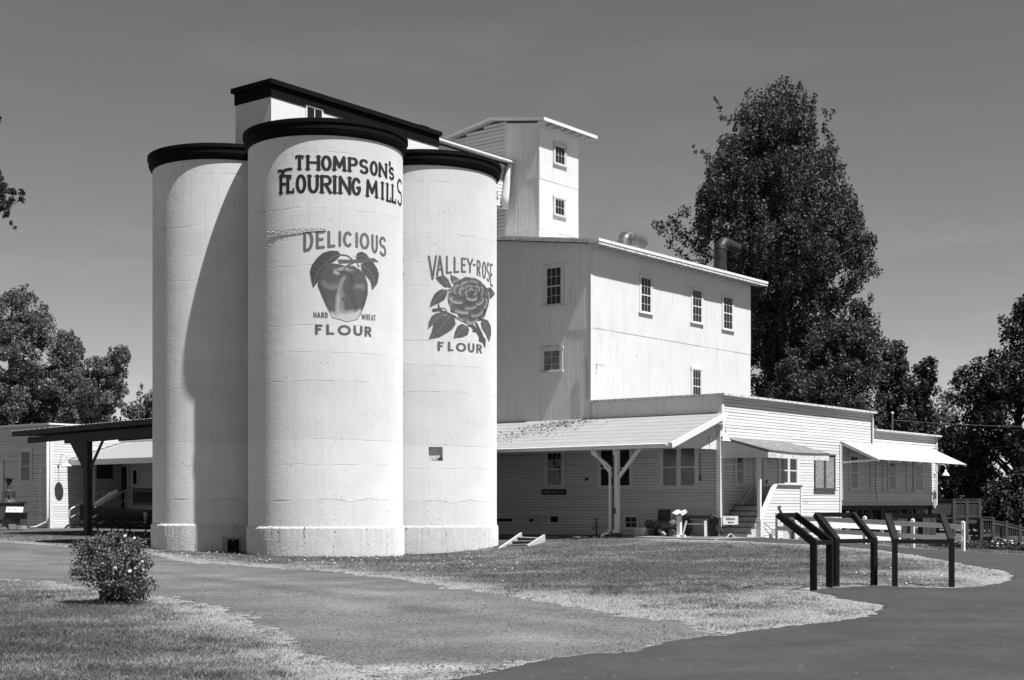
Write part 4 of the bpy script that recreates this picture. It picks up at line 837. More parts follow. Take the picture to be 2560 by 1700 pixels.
# ------------------------------------------------------------------ LAMPS
def lamp(u, v, z, label, ext=.55, up=.30, r=.185):
    T = Thing('gooseneck_lamp', label, 'lamp', (u, v, z), group='gooseneck lamps')
    mb = MB(); mb.lathe((u, v-.02, z), [(0, -.06), (.06, -.05), (.06, .05), (0, .06)], 10); pts = [(u, v, z), (u, v-.10, z+.02), (u, v-.18, z+.12), (u, v-.22, z+up)]
    pts += [(u, v-.22-(ext-.22)*(1-math.cos(R(t)))/2, z+up+.12*math.sin(R(t))) for t in range(20, 181, 20)]+[(u, v-ext, z+.16)]
    mb.tube(pts, .016, 8); T.part('arm', mb, WHITE, smooth=True)
    mb = MB(); c = (u, v-ext, z); mb.lathe(c, [(.02, .17), (.05, .165), (.055, .06), (.10, .03), (r*.8, -.05), (r, -.09), (r, -.115), (r*.96, -.115), (r*.78, -.07), (.06, .0)], 24); sh = T.part('shade', mb, WHITE, smooth=True)
    mb = MB(); mb.lathe(c, [(.045, .0), (.05, -.08), (.03, -.13), (0, -.14)], 12); T.part('bulb', mb, GREYP, sh)
u, z = on_v(1774, 1097, -7.38); lamp(u, -7.38, z, 'white gooseneck lamp on the porch gable above the shingled entrance awning', ext=.66, up=.40)
u, z = on_v(2336, 1184, -7.52); lamp(u, -7.52, z, 'white gooseneck lamp at the far corner of the annex against dark trees')
u, z = on_v(146, 1161, 31.38); lamp(u, 31.38, z, 'white gooseneck lamp casting a round shadow on the left building', ext=.72, up=.42, r=.27)

# ------------------------------------------------------------------ THINGS UNDER THE PORCH
mb = MB(); 
(a, z1), (b, z0) = ww.px(1230+449/3.563, 960+940/3.563), ww.px(1230+663/3.563, 960+985/3.563)
T = Thing('name_board', 'small dark wall sign with faint white writing under the porch window', 'sign', (12.55, (a+b)/2, z0))
ww.box(mb, b, a, z0, z1, .03, .06); bd = T.part('board', mb, BLACK); cv_ = flat_text('FAIRBANKS MORSE SCALES', .05, a-b-.05, (z1-z0)*.28, (z1-z0)*.74, .007, .005, gap=.3)
P_, F_ = msq(cv_.f, cv_.xs, cv_.ys); mb = MB(); mb.add([ww.pt(a-x, .063, z0+y) for x, y in P_], F_); T.part('lettering', mb, mat('faded_white', .30, .8, .3, 20), bd)
def gthing(name, label, cat, px, py, group=None, u=10.2):
    v = on_u(px, py, u)[0]; x, y = m2w(u, v); return Thing(name, label, cat, (u, v, h1(x, y)), group=group), u, v, h1(x, y)
T, u, v, z = gthing('planter_pot', 'tapered plastic planter pot beside the porch post', 'planter', 1597, 1346)
mb = MB(); mb.lathe((u, v, z), [(.0, 0), (.17, 0), (.24, .26), (.27, .26), (.27, .31), (.235, .31), (.22, .25), (0, .25)], 6); T.part('pot', mb, mat('pot_plastic', .45, .6, .1, 4)); mb = MB(); mb.disc((u, v, z+.27), .22, 10); T.part('soil', mb, LOGWOOD)
T, u, v, z = gthing('log_bench', 'rough split log bench with a plank back under the porch', 'bench', 1660, 1338, u=11.7)
mb = MB(); n_ = 12
pts = [(u, v+.75-1.5*i/n_, z+.42+.03*math.sin(i*1.7)) for i in range(n_+1)]; mb.tube(pts, [.15+.03*math.sin(i*2.3) for i in range(n_+1)], 10); T.part('seat', mb, LOGWOOD)
mb = MB(); mb.prism([(v+.42, z+.5), (v-.10, z+.5), (v-.14, z+.98), (v+.36, z+.98)], lambda a, c: (u+.18, a, c), lambda a, c: (u+.25, a, c)); T.part('backrest', mb, DARKWOOD)
for q in (.45, .0, -.45): mb = MB(); mb.tube([(u-.2, v+q, z+.12), (u+.3, v+q, z+.12)], .13, 10); T.part('leg', mb, LOGWOOD)
mb = MB(); mb.beam((u-.28, v+.05, z+.22), (u-.30, v-.25, z+.04), .09, .08); T.part('prop', mb, PALEWOOD)
T, u, v, z = gthing('book_pedestal', 'white wooden pedestal holding an open book in sunlight', 'pedestal', 1698, 1343, u=10.3)
mb = MB(); mb.box(u-.07, u+.07, v-.07, v+.07, z+.08, z+.80); T.part('column', mb, WHITE); mb = MB(); mb.box(u-.24, u+.24, v-.06, v+.06, z, z+.085); mb.box(u-.058, u+.058, v-.24, v+.24, z, z+.09); T.part('base', mb, WHITE)
mb = MB(); mb.beam((u-.16, v, z+.78), (u+.16, v, z+.90), .46, .03); T.part('desk', mb, WHITE)
B = Thing('open_book', 'open book lying on the white porch pedestal', 'book', (u, v, z+.86)); mb = MB(); 
for s in (1, -1):
    mb.add([(u-.17, v, z+.80), (u+.15, v, z+.92), (u+.14, v+s*.13, z+.975), (u-.18, v+s*.13, z+.855), (u-.18, v+s*.21, z+.84), (u+.14, v+s*.21, z+.96)], [(0,1,2,3), (3,2,5,4)])
B.part('pages', mb, WHITE); mb = MB(); mb.box(u-.2, u+.17, v-.22, v+.22, z+.79, z+.80); mb.v = [(p[0], p[1], p[2]+(p[0]-u)*.375+.045) for p in mb.v]; B.part('cover', mb, DARKWOOD)
T, u, v, z = gthing('sled_bench', 'dark plank bench with splayed pale-edged legs beside the porch wall', 'bench', 1747, 1342, u=11.9)
mb = MB(); mb.box(u-.2, u+.2, v-.62, v+.62, z+.66, z+.78); T.part('seat', mb, DARKWOOD)
for s in (1, -1):
    mb = MB(); mb.beam((u+.02, v+s*.68, z+.76), (u+.05, v+s*.48, z+.36), .3, .12, up=(1,0,0)); mb.beam((u+.05, v+s*.48, z+.36), (u, v+s*.62, z), .3, .12, up=(1,0,0)); T.part('leg', mb, DARKWOOD)
    mb = MB(); mb.beam((u-.22, v+s*.40, z+.58), (u-.36, v+s*.50, z), .10, .06); T.part('brace', mb, PALEWOOD)
mb = MB(); mb.box(u+.16, u+.19, v-.46, v+.46, z+.04, z+.62); T.part('panel', mb, GREYP); mb = MB(); mb.tube([(u-.24, v-.42, z+.46), (u-.24, v+.42, z+.46)], .012, 6); T.part('stretcher', mb, PALEWOOD)
T, u, v, z = gthing('bollard', 'short dark iron post left of the entrance sign', 'bollard', 1798, 1341, u=11.9)
mb = MB(); mb.lathe((u, v, z), [(.11, 0), (.085, .06), (.07, .1), (.07, .66), (.08, .7), (0, .72)], 12); T.part('post', mb, IRON); mb = MB(); mb.tube([(u, v-.05, z+.34), (u-.02, v-.2, z+.2), (u-.02, v-.34, z+.2), (u, v-.45, z+.32)], .018, 6); T.part('chain', mb, IRON)
T, u, v, z = gthing('entrance_sign', 'small white Entrance sign with left arrow on a short post', 'sign', 1826, 1343, u=11.0); xw, yw = m2w(u, v)
T = T; sc = yw/F
T.o.rotation_euler = (0, 0, R(4)); T.o.location = (xw, yw, z); T.frame = 'w'; T.base = (0, 0, 0)   # built in its own axes from here
zb = (EYE-(1311.5-HY)*sc)-z; zt = (EYE-(1291-HY)*sc)-z; hwid = 19*sc
mb = MB(); mb.box(-hwid, hwid, -.012, .012, zb, zt); bd = T.part('board', mb, WHITE); mb = MB(); mb.box(-hwid-.014, hwid+.014, .0125, .022, zb-.014, zt+.014); T.part('frame', mb, PALEWOOD, bd)
cv_ = flat_text('Entrance', -hwid*.62, hwid*.6, zb+(zt-zb)*.54, zb+(zt-zb)*.90, .0115, .004, gap=.30)
ar = [(-hwid*.38, 0), (-hwid*.18, .045), (-hwid*.18, .018), (hwid*.42, .018), (hwid*.42, -.018), (-hwid*.18, -.018), (-hwid*.18, -.045)]
P_, F_ = msq(cv_.f, cv_.xs, cv_.ys); mb = MB(); mb.add([(x, -.0145, y) for x, y in P_], F_); T.part('lettering', mb, LETTER, bd)
mb = MB(); mb.add([(x, -.0145, zb+(zt-zb)*.27+y) for x, y in ar], [(0,1,2,3,4,5,6)]); T.part('arrow', mb, LETTER, bd)
mb = MB(); mb.box(-.05, .05, .025, .07, 0, zt-.05); T.part('post', mb, DARKWOOD); mb = MB(); mb.beam((0, .04, .16), (.18, -.1, 0), .04, .03); mb.beam((0, .04, .16), (-.16, -.1, 0), .04, .03); T.part('foot', mb, PALEWOOD)
T, u, v, z = gthing('standpipe', 'iron water standpipe with tap handle under the porch', 'standpipe', 1491, 1345, u=9.6)
mb = MB(); mb.tube([(u, v, z), (u, v, z+.62)], .035, 8); mb.tube([(u, v, z+.36), (u-.04, v+.09, z+.34), (u-.05, v+.12, z+.24)], .025, 6); T.part('pipe', mb, IRON); mb = MB(); mb.tube([(u, v-.10, z+.66), (u, v+.10, z+.66)], .022, 6); mb.tube([(u, v, z+.6), (u, v, z+.66)], .02, 6); T.part('handle', mb, IRON)
T, u, v, z = gthing('garden_hose', 'dark coiled hose lying beside the standpipe', 'hose', 1500, 1352, u=9.3)
mb = MB(); pts = []
for i in range(70): t = i*.32; r_ = .22+.06*math.sin(i*.9)+i*.002; pts.append((u+r_*math.cos(t)*.7, v+r_*1.5*math.sin(t), z+.03+.03*(i/70)+.02*math.sin(i)))
pts += [(u-.2-.02*i, v+.5+.12*i, z+.02+.01*math.sin(i)) for i in range(10)]; mb.tube(pts, .016, 5); T.part('coil', mb, BLKMETAL)
T, u, v, z = gthing('concrete_edge', 'broken pale concrete edging along the porch grass', 'edging', 1502, 1349, u=9.2); mb = MB()
for k in range(5): mb.rock((u-.25, v+.8-k*.36, z+.01), .12, .19, .05, k+3, 7, 4)
T.part('block', mb, CEMENT)
T, u, v, z = gthing('metal_bowl', 'round metal bowl lying on the grass in front of the porch', 'bowl', 1442, 1361, u=8.4); mb = MB(); mb.lathe((u, v, z), [(0, .0), (.11, .01), (.16, .09), (.15, .09), (.1, .03), (0, .02)], 16); T.part('bowl', mb, GALV, smooth=True)
# timber garden steps by the silo
A_ = [at(1248, 1383, 48.3), at(1303, 1344, 50.6), at(1361, 1349, 49.6), at(1319, 1376, 48.0)]
xs_, ys_ = on_ground(1290, 1380); T = Thing('garden_steps', 'short flight of timber garden steps on the bank by the silo', 'steps', (xs_, ys_, 0), frame='w')
for p, q in ((A_[0], A_[1]), (A_[3], A_[2])): mb = MB(); p2 = (p[0], p[1], p[2]+.06); q = (q[0], q[1], q[2]+.06); mb.beam(p2, q, .07, .24); T.part('stringer', mb, PALEWOOD)
for k in range(4):
    t = (k+.35)/4; p = [A_[0][i]*(1-t)+A_[1][i]*t for i in range(3)]; q = [A_[3][i]*(1-t)+A_[2][i]*t for i in range(3)]
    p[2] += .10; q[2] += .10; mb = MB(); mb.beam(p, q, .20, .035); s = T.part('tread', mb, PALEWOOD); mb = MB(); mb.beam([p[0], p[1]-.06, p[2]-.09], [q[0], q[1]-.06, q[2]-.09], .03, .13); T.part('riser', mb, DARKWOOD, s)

# ------------------------------------------------------------------ EMPTY PANEL FRAMES
def panel_frame(L, Rr, label, tilt=(.45, .36), frame_h=.80):
    (x0, y0), (x1, y1) = L, Rr; dx, dy = x1-x0, y1-y0; ln = math.hypot(dx, dy); zg = (h1(x0, y0)+h1(x1, y1))/2
    T = Thing('panel_frame', label, 'panel frame', ((x0+x1)/2, (y0+y1)/2, zg), frame='w', group='empty panel frames on posts')
    T.o.rotation_euler = (0, 0, math.atan2(dy, dx)); T.base = (0, 0, 0); h = ln/2; w_, t_ = .075, .11
    for s in (-1, 1):
        za = h1(x0, y0) if s < 0 else h1(x1, y1)
        mb = MB(); y_ = t_/2; mb.prism([(-y_, za-zg-.15), (y_, za-zg-.15), (y_, frame_h-.02), (-y_, frame_h-.02-.03)], lambda a, c: (s*h-w_/2, a, c), lambda a, c: (s*h+w_/2, a, c)); p = T.part('post', mb, BLKMETAL)
        mb = MB(); b_, z_ = tilt; nx, nz = -z_/math.hypot(b_, z_), b_/math.hypot(b_, z_)
        a0, c0 = -y_+.0, frame_h-.05; mb.prism([(-y_, frame_h-.05), (y_, frame_h-.02), (y_+b_, frame_h-.02+z_), (y_+b_+nx*t_, frame_h-.02+z_+nz*t_*.9), (-y_+nx*0, frame_h+.055)], lambda a, c: (s*h-w_/2, a, c), lambda a, c: (s*h+w_/2, a, c)); ar_ = T.part('arm', mb, BLKMETAL)
        mb = MB(); mb.beam((s*(h-w_/2-.012), -y_+.02, frame_h+.05), (s*(h-w_/2-.012), y_+b_+nx*t_-.01, frame_h-.03+z_+nz*t_*.9), .024, .03); T.part('channel', mb, BLKMETAL, ar_)
    mb = MB(); mb.box(-h+w_/2, h-w_/2, -t_/2, -t_/2+.05, frame_h-.03, frame_h+.045); T.part('lower_rail', mb, BLKMETAL)
    b_, z_ = tilt; mb = MB(); y_ = t_/2+b_; mb.box(-h+w_/2, h-w_/2, y_-.09, y_-.04, frame_h+z_-.03, frame_h+z_+.05); T.part('upper_rail', mb, BLKMETAL)
GP = lambda px, py: on_ground(px, py)
panel_frame(GP(2034, 1477), GP(2074, 1469), 'empty black panel frame standing leftmost, seen almost edge on', tilt=(.62, .47))
panel_frame(GP(2090, 1467), GP(2185, 1464), 'empty black panel frame in the middle, turned half sideways', tilt=(.58, .46))
panel_frame(GP(2237, 1467), GP(2379, 1468), 'empty black panel frame facing the camera at the right', tilt=(.52, .45))

# ------------------------------------------------------------------ WHITE FENCES
def fence(name, label, posts, h, frame='w', tops=(.92, .5), m=WHITE, group=None, rail=.15, pw=.10):
    T = Thing(name, label, 'fence', (posts[0][0], posts[0][1], h1(*posts[0])), frame='w', group=group)
    dx, dy = posts[-1][0]-posts[0][0], posts[-1][1]-posts[0][1]; l = math.hypot(dx, dy); nx, ny = dy/l, -dx/l
    if nx*0+ny*-1 < 0: nx, ny = -nx, -ny
    ang = math.atan2(dy, dx)
    for (x, y) in posts:
        z = h1(x, y); mb = MB(); c, s = math.cos(ang)*pw/2, math.sin(ang)*pw/2; q = [(x-c+s, y-s-c), (x+c+s, y+s-c), (x+c-s, y+s+c), (x-c-s, y-s+c)]
        mb.add([(a, b, z-.1) for a, b in q]+[(a, b, z+h) for a, b in q]+[(x, y, z+h+.04)], [(0,1,5,4),(1,2,6,5),(2,3,7,6),(3,0,4,7),(4,5,8),(5,6,8),(6,7,8),(7,4,8)]); T.part('post', mb, m)
    for tp in tops:
        mb = MB(); pts = [(x-0*nx, y-0*ny, h1(x, y)+h*tp-rail/2) for x, y in posts]; o = pw/2+.018
        for a, b in zip(pts[:-1], pts[1:]): mb.beam((a[0]+nx*o, a[1]+ny*o, a[2]), (b[0]+nx*o, b[1]+ny*o, b[2]), .035, rail)
        T.part('rail', mb, m)
    return T
p0 = GP(1938, 1348); p3 = GP(2408, 1378); LP = lambda t: (p0[0]*(1-t)+p3[0]*t, p0[1]*(1-t)+p3[1]*t)
fence('white_fence', 'white two-rail fence behind the black panel frames, rails in shade', [LP(t) for t in (.012, .26, .50, .75, 1.0)], .92)
q = [m2w(u, -11.3) for u in (13.4, 15.0, 16.6, 18.0, 19.6)]
fence('white_fence', 'sunlit white two-rail fence running along the annex behind the shaded fence', q, .74, tops=(.90, .34), rail=.19)
x, y = GP(1990, 1349); T = Thing('white_brace', 'white triangular timber brace at the near end of the shaded fence', 'brace', (x, y+.6, h1(x, y)), frame='w'); z = h1(x, y); y += .6
mb = MB(); mb.prism([(x-.35, z), (x+.18, z), (x-.33, z+.85)], lambda a, c: (a, y, c), lambda a, c: (a+.03, y+.12, c)); T.part('panel', mb, TRIM)
x, y = GP(2006, 1351); T = Thing('loose_stone', 'small angular grey stone on the ground by the fence brace', 'stone', (x, y, h1(x, y)), frame='w'); mb = MB(); mb.prism([(-.2, 0), (.2, 0), (.2, .2), (.08, .24)], lambda a, c: (x+a, y, h1(x, y)+c), lambda a, c: (x+a+.03, y+.2, h1(x, y)+c)); T.part('stone', mb, CEMENT)
x, y = GP(1978, 1349); y += .9; T = Thing('iron_lever', 'tilted dark iron lever with a pulley hook leaning over the white fence', 'lever', (x, y, h1(x, y)), frame='w'); sc = y/F
pt = lambda px, py: ((px-CX)*sc, y, EYE-(py-HY)*sc)
mb = MB(); mb.tube([pt(1947, 1271), pt(1953, 1282), pt(1964, 1300), pt(1969, 1312)], [.05, .055, .03, .02], 8); mb.tube([pt(1944, 1269), pt(1952, 1266)], .045, 8); T.part('arm', mb, IRON)
mb = MB(); mb.tube([pt(1962, 1293), pt(1967, 1303), pt(1972, 1308), pt(1976, 1303), pt(1974, 1311), pt(1966, 1311)], .028, 7); T.part('hook', mb, IRON)
mb = MB(); mb.tube([pt(1969, 1308), pt(1980, 1330), pt(1985, 1348)], .02, 6); mb.tube([pt(1983, 1300), pt(1983, 1348)], .06, 8); T.part('stand', mb, IRON)

# ------------------------------------------------------------------ UNDERCROFT AND MACHINERY
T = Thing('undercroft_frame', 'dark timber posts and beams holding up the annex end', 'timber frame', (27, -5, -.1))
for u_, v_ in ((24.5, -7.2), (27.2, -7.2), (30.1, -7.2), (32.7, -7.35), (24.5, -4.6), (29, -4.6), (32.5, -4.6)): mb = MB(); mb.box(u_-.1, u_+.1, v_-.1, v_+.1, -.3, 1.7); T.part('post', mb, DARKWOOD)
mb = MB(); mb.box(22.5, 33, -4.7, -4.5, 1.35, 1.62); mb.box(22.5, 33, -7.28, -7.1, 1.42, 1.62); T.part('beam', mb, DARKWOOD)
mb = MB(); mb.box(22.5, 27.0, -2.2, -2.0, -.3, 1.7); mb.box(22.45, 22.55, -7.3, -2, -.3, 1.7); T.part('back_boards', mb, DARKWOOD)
T = Thing('line_shaft', 'old iron line shaft with pulleys in the dark space under the annex', 'machinery', (28, -7.9, .4))
mb = MB(); mb.tube([(25, -6.3, 1.12), (33.2, -6.3, 1.12)], .05, 10); T.part('shaft', mb, IRON)
for k, u_ in enumerate((27.4, 28.9, 30.6, 32.1)):
    mb = MB(); c = Vector((u_, -6.3, 1.12)); ring = [(u_, -6.3+.42*math.cos(R(t)), 1.12+.42*math.sin(R(t))) for t in range(0, 361, 15)]; mb.tube(ring, .055, 6)
    for t in range(0, 180, 45): mb.beam((u_, -6.3+.4*math.cos(R(t)), 1.12+.4*math.sin(R(t))), (u_, -6.3-.4*math.cos(R(t)), 1.12-.4*math.sin(R(t))), .04, .07)
    T.part('pulley', mb, mat('worn_iron', .26, .5, .4, 9, spec=.5))
    mb = MB(); mb.box(u_-.35, u_+.35, -6.9, -5.9, .45, .72); mb.lathe((u_, -6.7, .72), [(.25, 0), (.22, .12), (0, .16)], 10); T.part('bearing_block', mb, IRON)
mb = MB(); mb.box(26.8, 32.9, -6.95, -6.0, .30, .45); T.part('bed_plate', mb, IRON)
for u_, v_, hh, lab in ((26.2, -8.3, .9, 'squat wooden crate under the annex beside the fence'), (29.2, -8.2, 1.1, 'tall dark wooden crate under the annex windows')):
    z = hm(u_, v_); T = Thing('wooden_crate', lab, 'crate', (u_, v_, z), group='crates at the undercroft'); mb = MB(); mb.box(u_-.45, u_+.45, v_-.35, v_+.35, z, z+hh); b_ = T.part('box', mb, DARKWOOD); mb = MB()
    for a in (-.45, 0, .45): mb.box(u_+a-.04, u_+a+.04, v_-.375, v_-.352, z, z+hh+.03)
    mb.box(u_-.47, u_+.47, v_-.36, v_+.36, z+hh, z+hh+.03); T.part('batten', mb, GREYWOOD, b_)
for px_ in (2277, 2291, 2337):
    x, y = at(px_, 1300, 55)[:2]; z = h1(x, y); T = Thing('marker_stake', {2277: 'slim grey stake behind the fence, left of a pair', 2291: 'shorter pale-topped stake behind the fence, right of a pair', 2337: 'tall grey pole behind the fence by the annex corner'}[px_], 'stake', (x, y, z), frame='w', group='stakes behind the fence')
    mb = MB(); hh = {2277: .85, 2291: .72, 2337: 1.75}[px_]; mb.box(x-.04, x+.04, y-.03, y+.03, z-.1, z+hh*.8); T.part('stake', mb, GREYWOOD); mb = MB(); mb.box(x-.042, x+.042, y-.032, y+.032, z+hh*.8, z+hh); T.part('tip', mb, PALEWOOD)

# ------------------------------------------------------------------ WOODEN DECK AND RAMP
d_ = 68.0; X_ = lambda px, d=d_: (px-CX)/F*d; Z_ = lambda py, d=d_: EYE-(py-HY)*d/F
def rail_panel(T, p, q, z0, z1, zz0=None, zz1=None, m=GREYWOOD, sp=.115, parent=None):
    """p,q (x,y); bottom/top heights z0,z1 at p and zz0,zz1 at q"""
    zz0 = z0 if zz0 is None else zz0; zz1 = z1 if zz1 is None else zz1; l = math.hypot(q[0]-p[0], q[1]-p[1]); n = max(2, int(l/sp)); mb = MB()
    for i in range(n+1): t = i/n; x, y = p[0]*(1-t)+q[0]*t, p[1]*(1-t)+q[1]*t; mb.box(x-.02, x+.02, y-.02, y+.02, z0*(1-t)+zz0*t, z1*(1-t)+zz1*t-.03)
    for a, b in ((z0+.06, zz0+.06), (z1-.12, zz1-.12)): mb.beam((p[0], p[1]-.03, a), (q[0], q[1]-.03, b), .035, .09)
    mb.beam((p[0], p[1], z1), (q[0], q[1], zz1), .14, .04); return T.part('railing', mb, m, parent)
T = Thing('wooden_deck', 'raised dark wooden deck with slatted railing beyond the annex', 'deck', (X_(2417), d_, -.12), frame='w')
P1, P2, P3 = (X_(2385), d_), (X_(2449), d_), (X_(2335, 70), 70.5)
rail_panel(T, P1, P2, Z_(1294), Z_(1248)); rail_panel(T, P3, P1, Z_(1294), Z_(1248)); rail_panel(T, (P3[0], 73), (P2[0], 73), Z_(1294), Z_(1248)); rail_panel(T, P2, (P2[0]+.1, 73), Z_(1294), Z_(1248))
mb = MB(); mb.box(P1[0], P2[0], d_, 73, Z_(1308), Z_(1296)); mb.add([(P3[0], 70.6, Z_(1308)), (P1[0], d_, Z_(1308)), (P1[0], 73, Z_(1308)), (P3[0], 73, Z_(1308)), (P3[0], 70.6, Z_(1297)), (P1[0], d_, Z_(1297)), (P1[0], 73, Z_(1297)), (P3[0], 73, Z_(1297))], [(0,1,2,3),(4,5,6,7),(0,1,5,4),(0,3,7,4)]); T.part('floor', mb, GREYWOOD)
for x, y in (P1, P2, (X_(2417), d_), (P1[0], 72.5), (P2[0], 72.5)): mb = MB(); mb.box(x-.07, x+.07, y-.06, y+.08, -.4, Z_(1247)); T.part('post', mb, GREYWOOD)
mb = MB(); mb.beam((X_(2419), d_+.3, Z_(1310)), (X_(2410), d_+.3, Z_(1330)), .08, .12); mb.beam((X_(2425), d_+.3, Z_(1310)), (X_(2442), d_+.3, Z_(1340)), .08, .12); T.part('brace', mb, GREYWOOD)
T = Thing('wheelchair_ramp', 'long grey slatted ramp railing sloping down to the right', 'ramp', (X_(2500), d_, 0), frame='w')
R1, R2 = (X_(2451), d_-.1), (X_(2481), d_-.1); R3 = (X_(2640), d_+1.2)
rail_panel(T, R1, R2, Z_(1339), Z_(1293)); rail_panel(T, R2, R3, Z_(1341), Z_(1301), Z_(1372), Z_(1334)); mb = MB(); mb.prism([(R2[0], -.4), (R3[0], -.4), (R3[0], Z_(1373)), (R2[0], Z_(1342))], lambda a, c: (a, d_+.1, c), lambda a, c: (a, d_+1.6, c)); T.part('ramp_wall', mb, CEMENT)
mb = MB(); mb.box(R1[0], R2[0], d_-.05, d_+1.5, Z_(1354), Z_(1341)); T.part('landing', mb, GREYWOOD)
for x in (R1[0], R2[0], X_(2514), X_(2548)): mb = MB(); mb.box(x-.06, x+.06, d_-.16, d_-.04, -.4, Z_(1293+max(0, (x-R2[0])/(R3[0]-R2[0]))*41)); T.part('post', mb, GREYWOOD)
for k, (py, dd) in enumerate(((1362, 57.0), (1374, 54.5))):
    a, b = at(2330, py, dd), at(2560-30*(1-k), py+4, dd); T = Thing('edging_log', ['upper mossy log edging the flower bed at far right', 'lower mossy log edging the flower bed at far right'][k], 'log', a, frame='w', group='logs edging the flower bed'); mb = MB(); n_ = 14
    mb.tube([tuple(a[i]*(1-t)+b[i]*t for i in range(3)) for t in np.linspace(0, 1, n_)], [.11+.02*math.sin(i*2.1) for i in range(n_)], 9); T.part('log', mb, LOGWOOD, smooth=True)

# mast and wire on the annex
u, z = on_v(2231, 1032, -5.0); T = Thing('service_mast', 'thin grey service mast standing on the annex roof', 'mast', (u, -5.0, 4.8)); mb = MB(); mb.tube([(u, -5, 4.7), (u, -5, z)], .045, 8); T.part('pole', mb, GALV); mb = MB(); mb.lathe((u, -5, z), [(.065, -.05), (.065, .03), (0, .06)], 10); T.part('cap', mb, WHITE)
x, y = m2w(u, -5); q = at(2700, 1066, 75); T = Thing('service_wire', 'pale overhead wire running right from the roof mast', 'wire', (x, y, z-.3), frame='w'); mb = MB(); mb.tube([(x+(q[0]-x)*t, y+(q[1]-y)*t, (z-.35)*(1-t)+q[2]*t-.5*t*(1-t)) for t in np.linspace(0, 1, 16)], .009, 5); T.part('cable', mb, GALV)

# ------------------------------------------------------------------ LEFT BUILDING
T = Thing('clapboard_shed', 'white clapboard building with flat parapet at the left edge', 'building', (10.7, 31.4, .4)); SH = T
wl, wf2, wr = Wall('u', 10.7), Wall('v', 31.4), Wall('u', 15.2)
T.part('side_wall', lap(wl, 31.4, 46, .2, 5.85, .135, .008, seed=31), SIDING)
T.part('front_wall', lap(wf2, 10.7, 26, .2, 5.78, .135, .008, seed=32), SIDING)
mb = MB(); mb.box(10.73, 26, 31.43, 46, .1, 5.8); T.part('back_wall', mb, SIDING)
mb = MB(); wl.box(mb, 31.36, 31.55, .2, 5.8, .02, .05); wf2.box(mb, 10.66, 10.85, .2, 5.8, .02, .05); T.part('corner_board', mb, TRIM)
mb = MB(); mb.box(10.45, 26.2, 31.15, 31.45, 5.83, 5.92); mb.box(10.45, 10.75, 31.45, 46, 5.832, 5.918); T.part('coping', mb, TRIM)
mb = MB(); mb.box(10.66, 26, 31.33, 31.38, 5.40, 5.46); T.part('frieze_board', mb, TRIM)
mb = MB(); mb.tube([wl.pt(31.46, .12, 5.4), wl.pt(31.46, .12, 1.0), wl.pt(31.5, .16, .75), wl.pt(31.9, .5, .5), wl.pt(32.2, .7, .45)], .06, 8); T.part('downspout', mb, TRIM, smooth=True)
win_px(T, wl, 53.5, 1128.5, 77, 1203, 3, 4, trim=.15)
mb = MB(); a, z1 = wl.px(7, 1158); wl.box(mb, a, a+1.2, .5, z1, .03, .06); dr = T.part('door', mb, TRIM); mb = MB(); wl.box(mb, a-.14, a-.02, .45, z1+.14, .03, .075); wl.box(mb, a-.14, a+1.3, z1+.02, z1+.15, .031, .076); T.part('door_frame', mb, TRIM, dr); mb = MB(); wl.box(mb, a+.12, a+.17, 1.4, 1.6, .06, .12); T.part('handle', mb, IRON, dr)
T = Thing('shed_wing', 'shaded wing with door under a pale porch roof left of the silos', 'building', (15.2, 25, .4))
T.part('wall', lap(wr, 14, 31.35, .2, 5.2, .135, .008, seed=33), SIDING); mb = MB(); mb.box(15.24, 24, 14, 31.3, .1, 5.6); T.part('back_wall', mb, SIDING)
E0_, Zq0 = 11.75, 3.95; E1_, Zq1 = 16.6, 5.42
mb = MB(); shed_ = [(E0_, 14, Zq0), (E0_, 31.3, Zq0), (E1_, 31.3, Zq1), (E1_, 14, Zq1)]; mb.add(shed_+[(p[0], p[1], p[2]+.07) for p in shed_], [(3,2,1,0),(4,5,6,7),(0,1,5,4),(1,2,6,5),(2,3,7,6),(3,0,4,7)]); rf = T.part('porch_roof', mb, ROLLROOF)
mb = MB(); mb.box(E0_-.04, E0_, 14, 31.3, Zq0-.22, Zq0+.05); T.part('fascia', mb, TRIM, rf); mb = MB(); mb.beam((E0_, 31.32, Zq0+.06), (E1_, 31.32, Zq1+.06), .05, .07); T.part('flashing', mb, BLKMETAL, rf)
for v_ in (wr.px(325, 1200)[0]-1.0, 20.0): mb = MB(); mb.box(12.0, 12.2, v_-.1, v_+.1, .9, Zq0); T.part('porch_post', mb, TRIM)
mb = MB(); a, z1 = wr.px(288, 1167); b, z0 = wr.px(320, 1262); wr.box(mb, b, a, 1.35, z1, .03, .05); dr = T.part('door', mb, mat('dark_door', .02, .5, .2, 3)); mb = MB(); wr.box(mb, a, a+.14, 1.3, z1+.14, .03, .07); wr.box(mb, b-.14, b, 1.3, z1+.14, .03, .07); T.part('door_frame', mb, TRIM, dr)
mb = MB(); a, z1 = wr.px(331, 1170); b, z0 = wr.px(348, 1215); wr.box(mb, b, a, z0, z1, .03, .06); wf__ = T.part('window', mb, TRIM); mb = MB(); wr.box(mb, b+.14, a-.14, z0+.1, z1-.14, .061, .066); T.part('pane', mb, GLASS, wf__)
mb = MB(); mb.box(12.0, 15.2, 14, 30.5, 1.12, 1.3); T.part('porch_floor', mb, GREYWOOD)
mb = MB(); a, z1 = wf2.px(241, 1159); b, z0 = wf2.px(280, 1197); wf2.box(mb, a, b, z0, z1, .03, .06)
T = Thing('notice_board', 'dark slatted notice board on the shaded wall beside the shed door', 'notice board', (a, 31.3, z0)); T.part('board', mb, DARKWOOD); mb = MB()
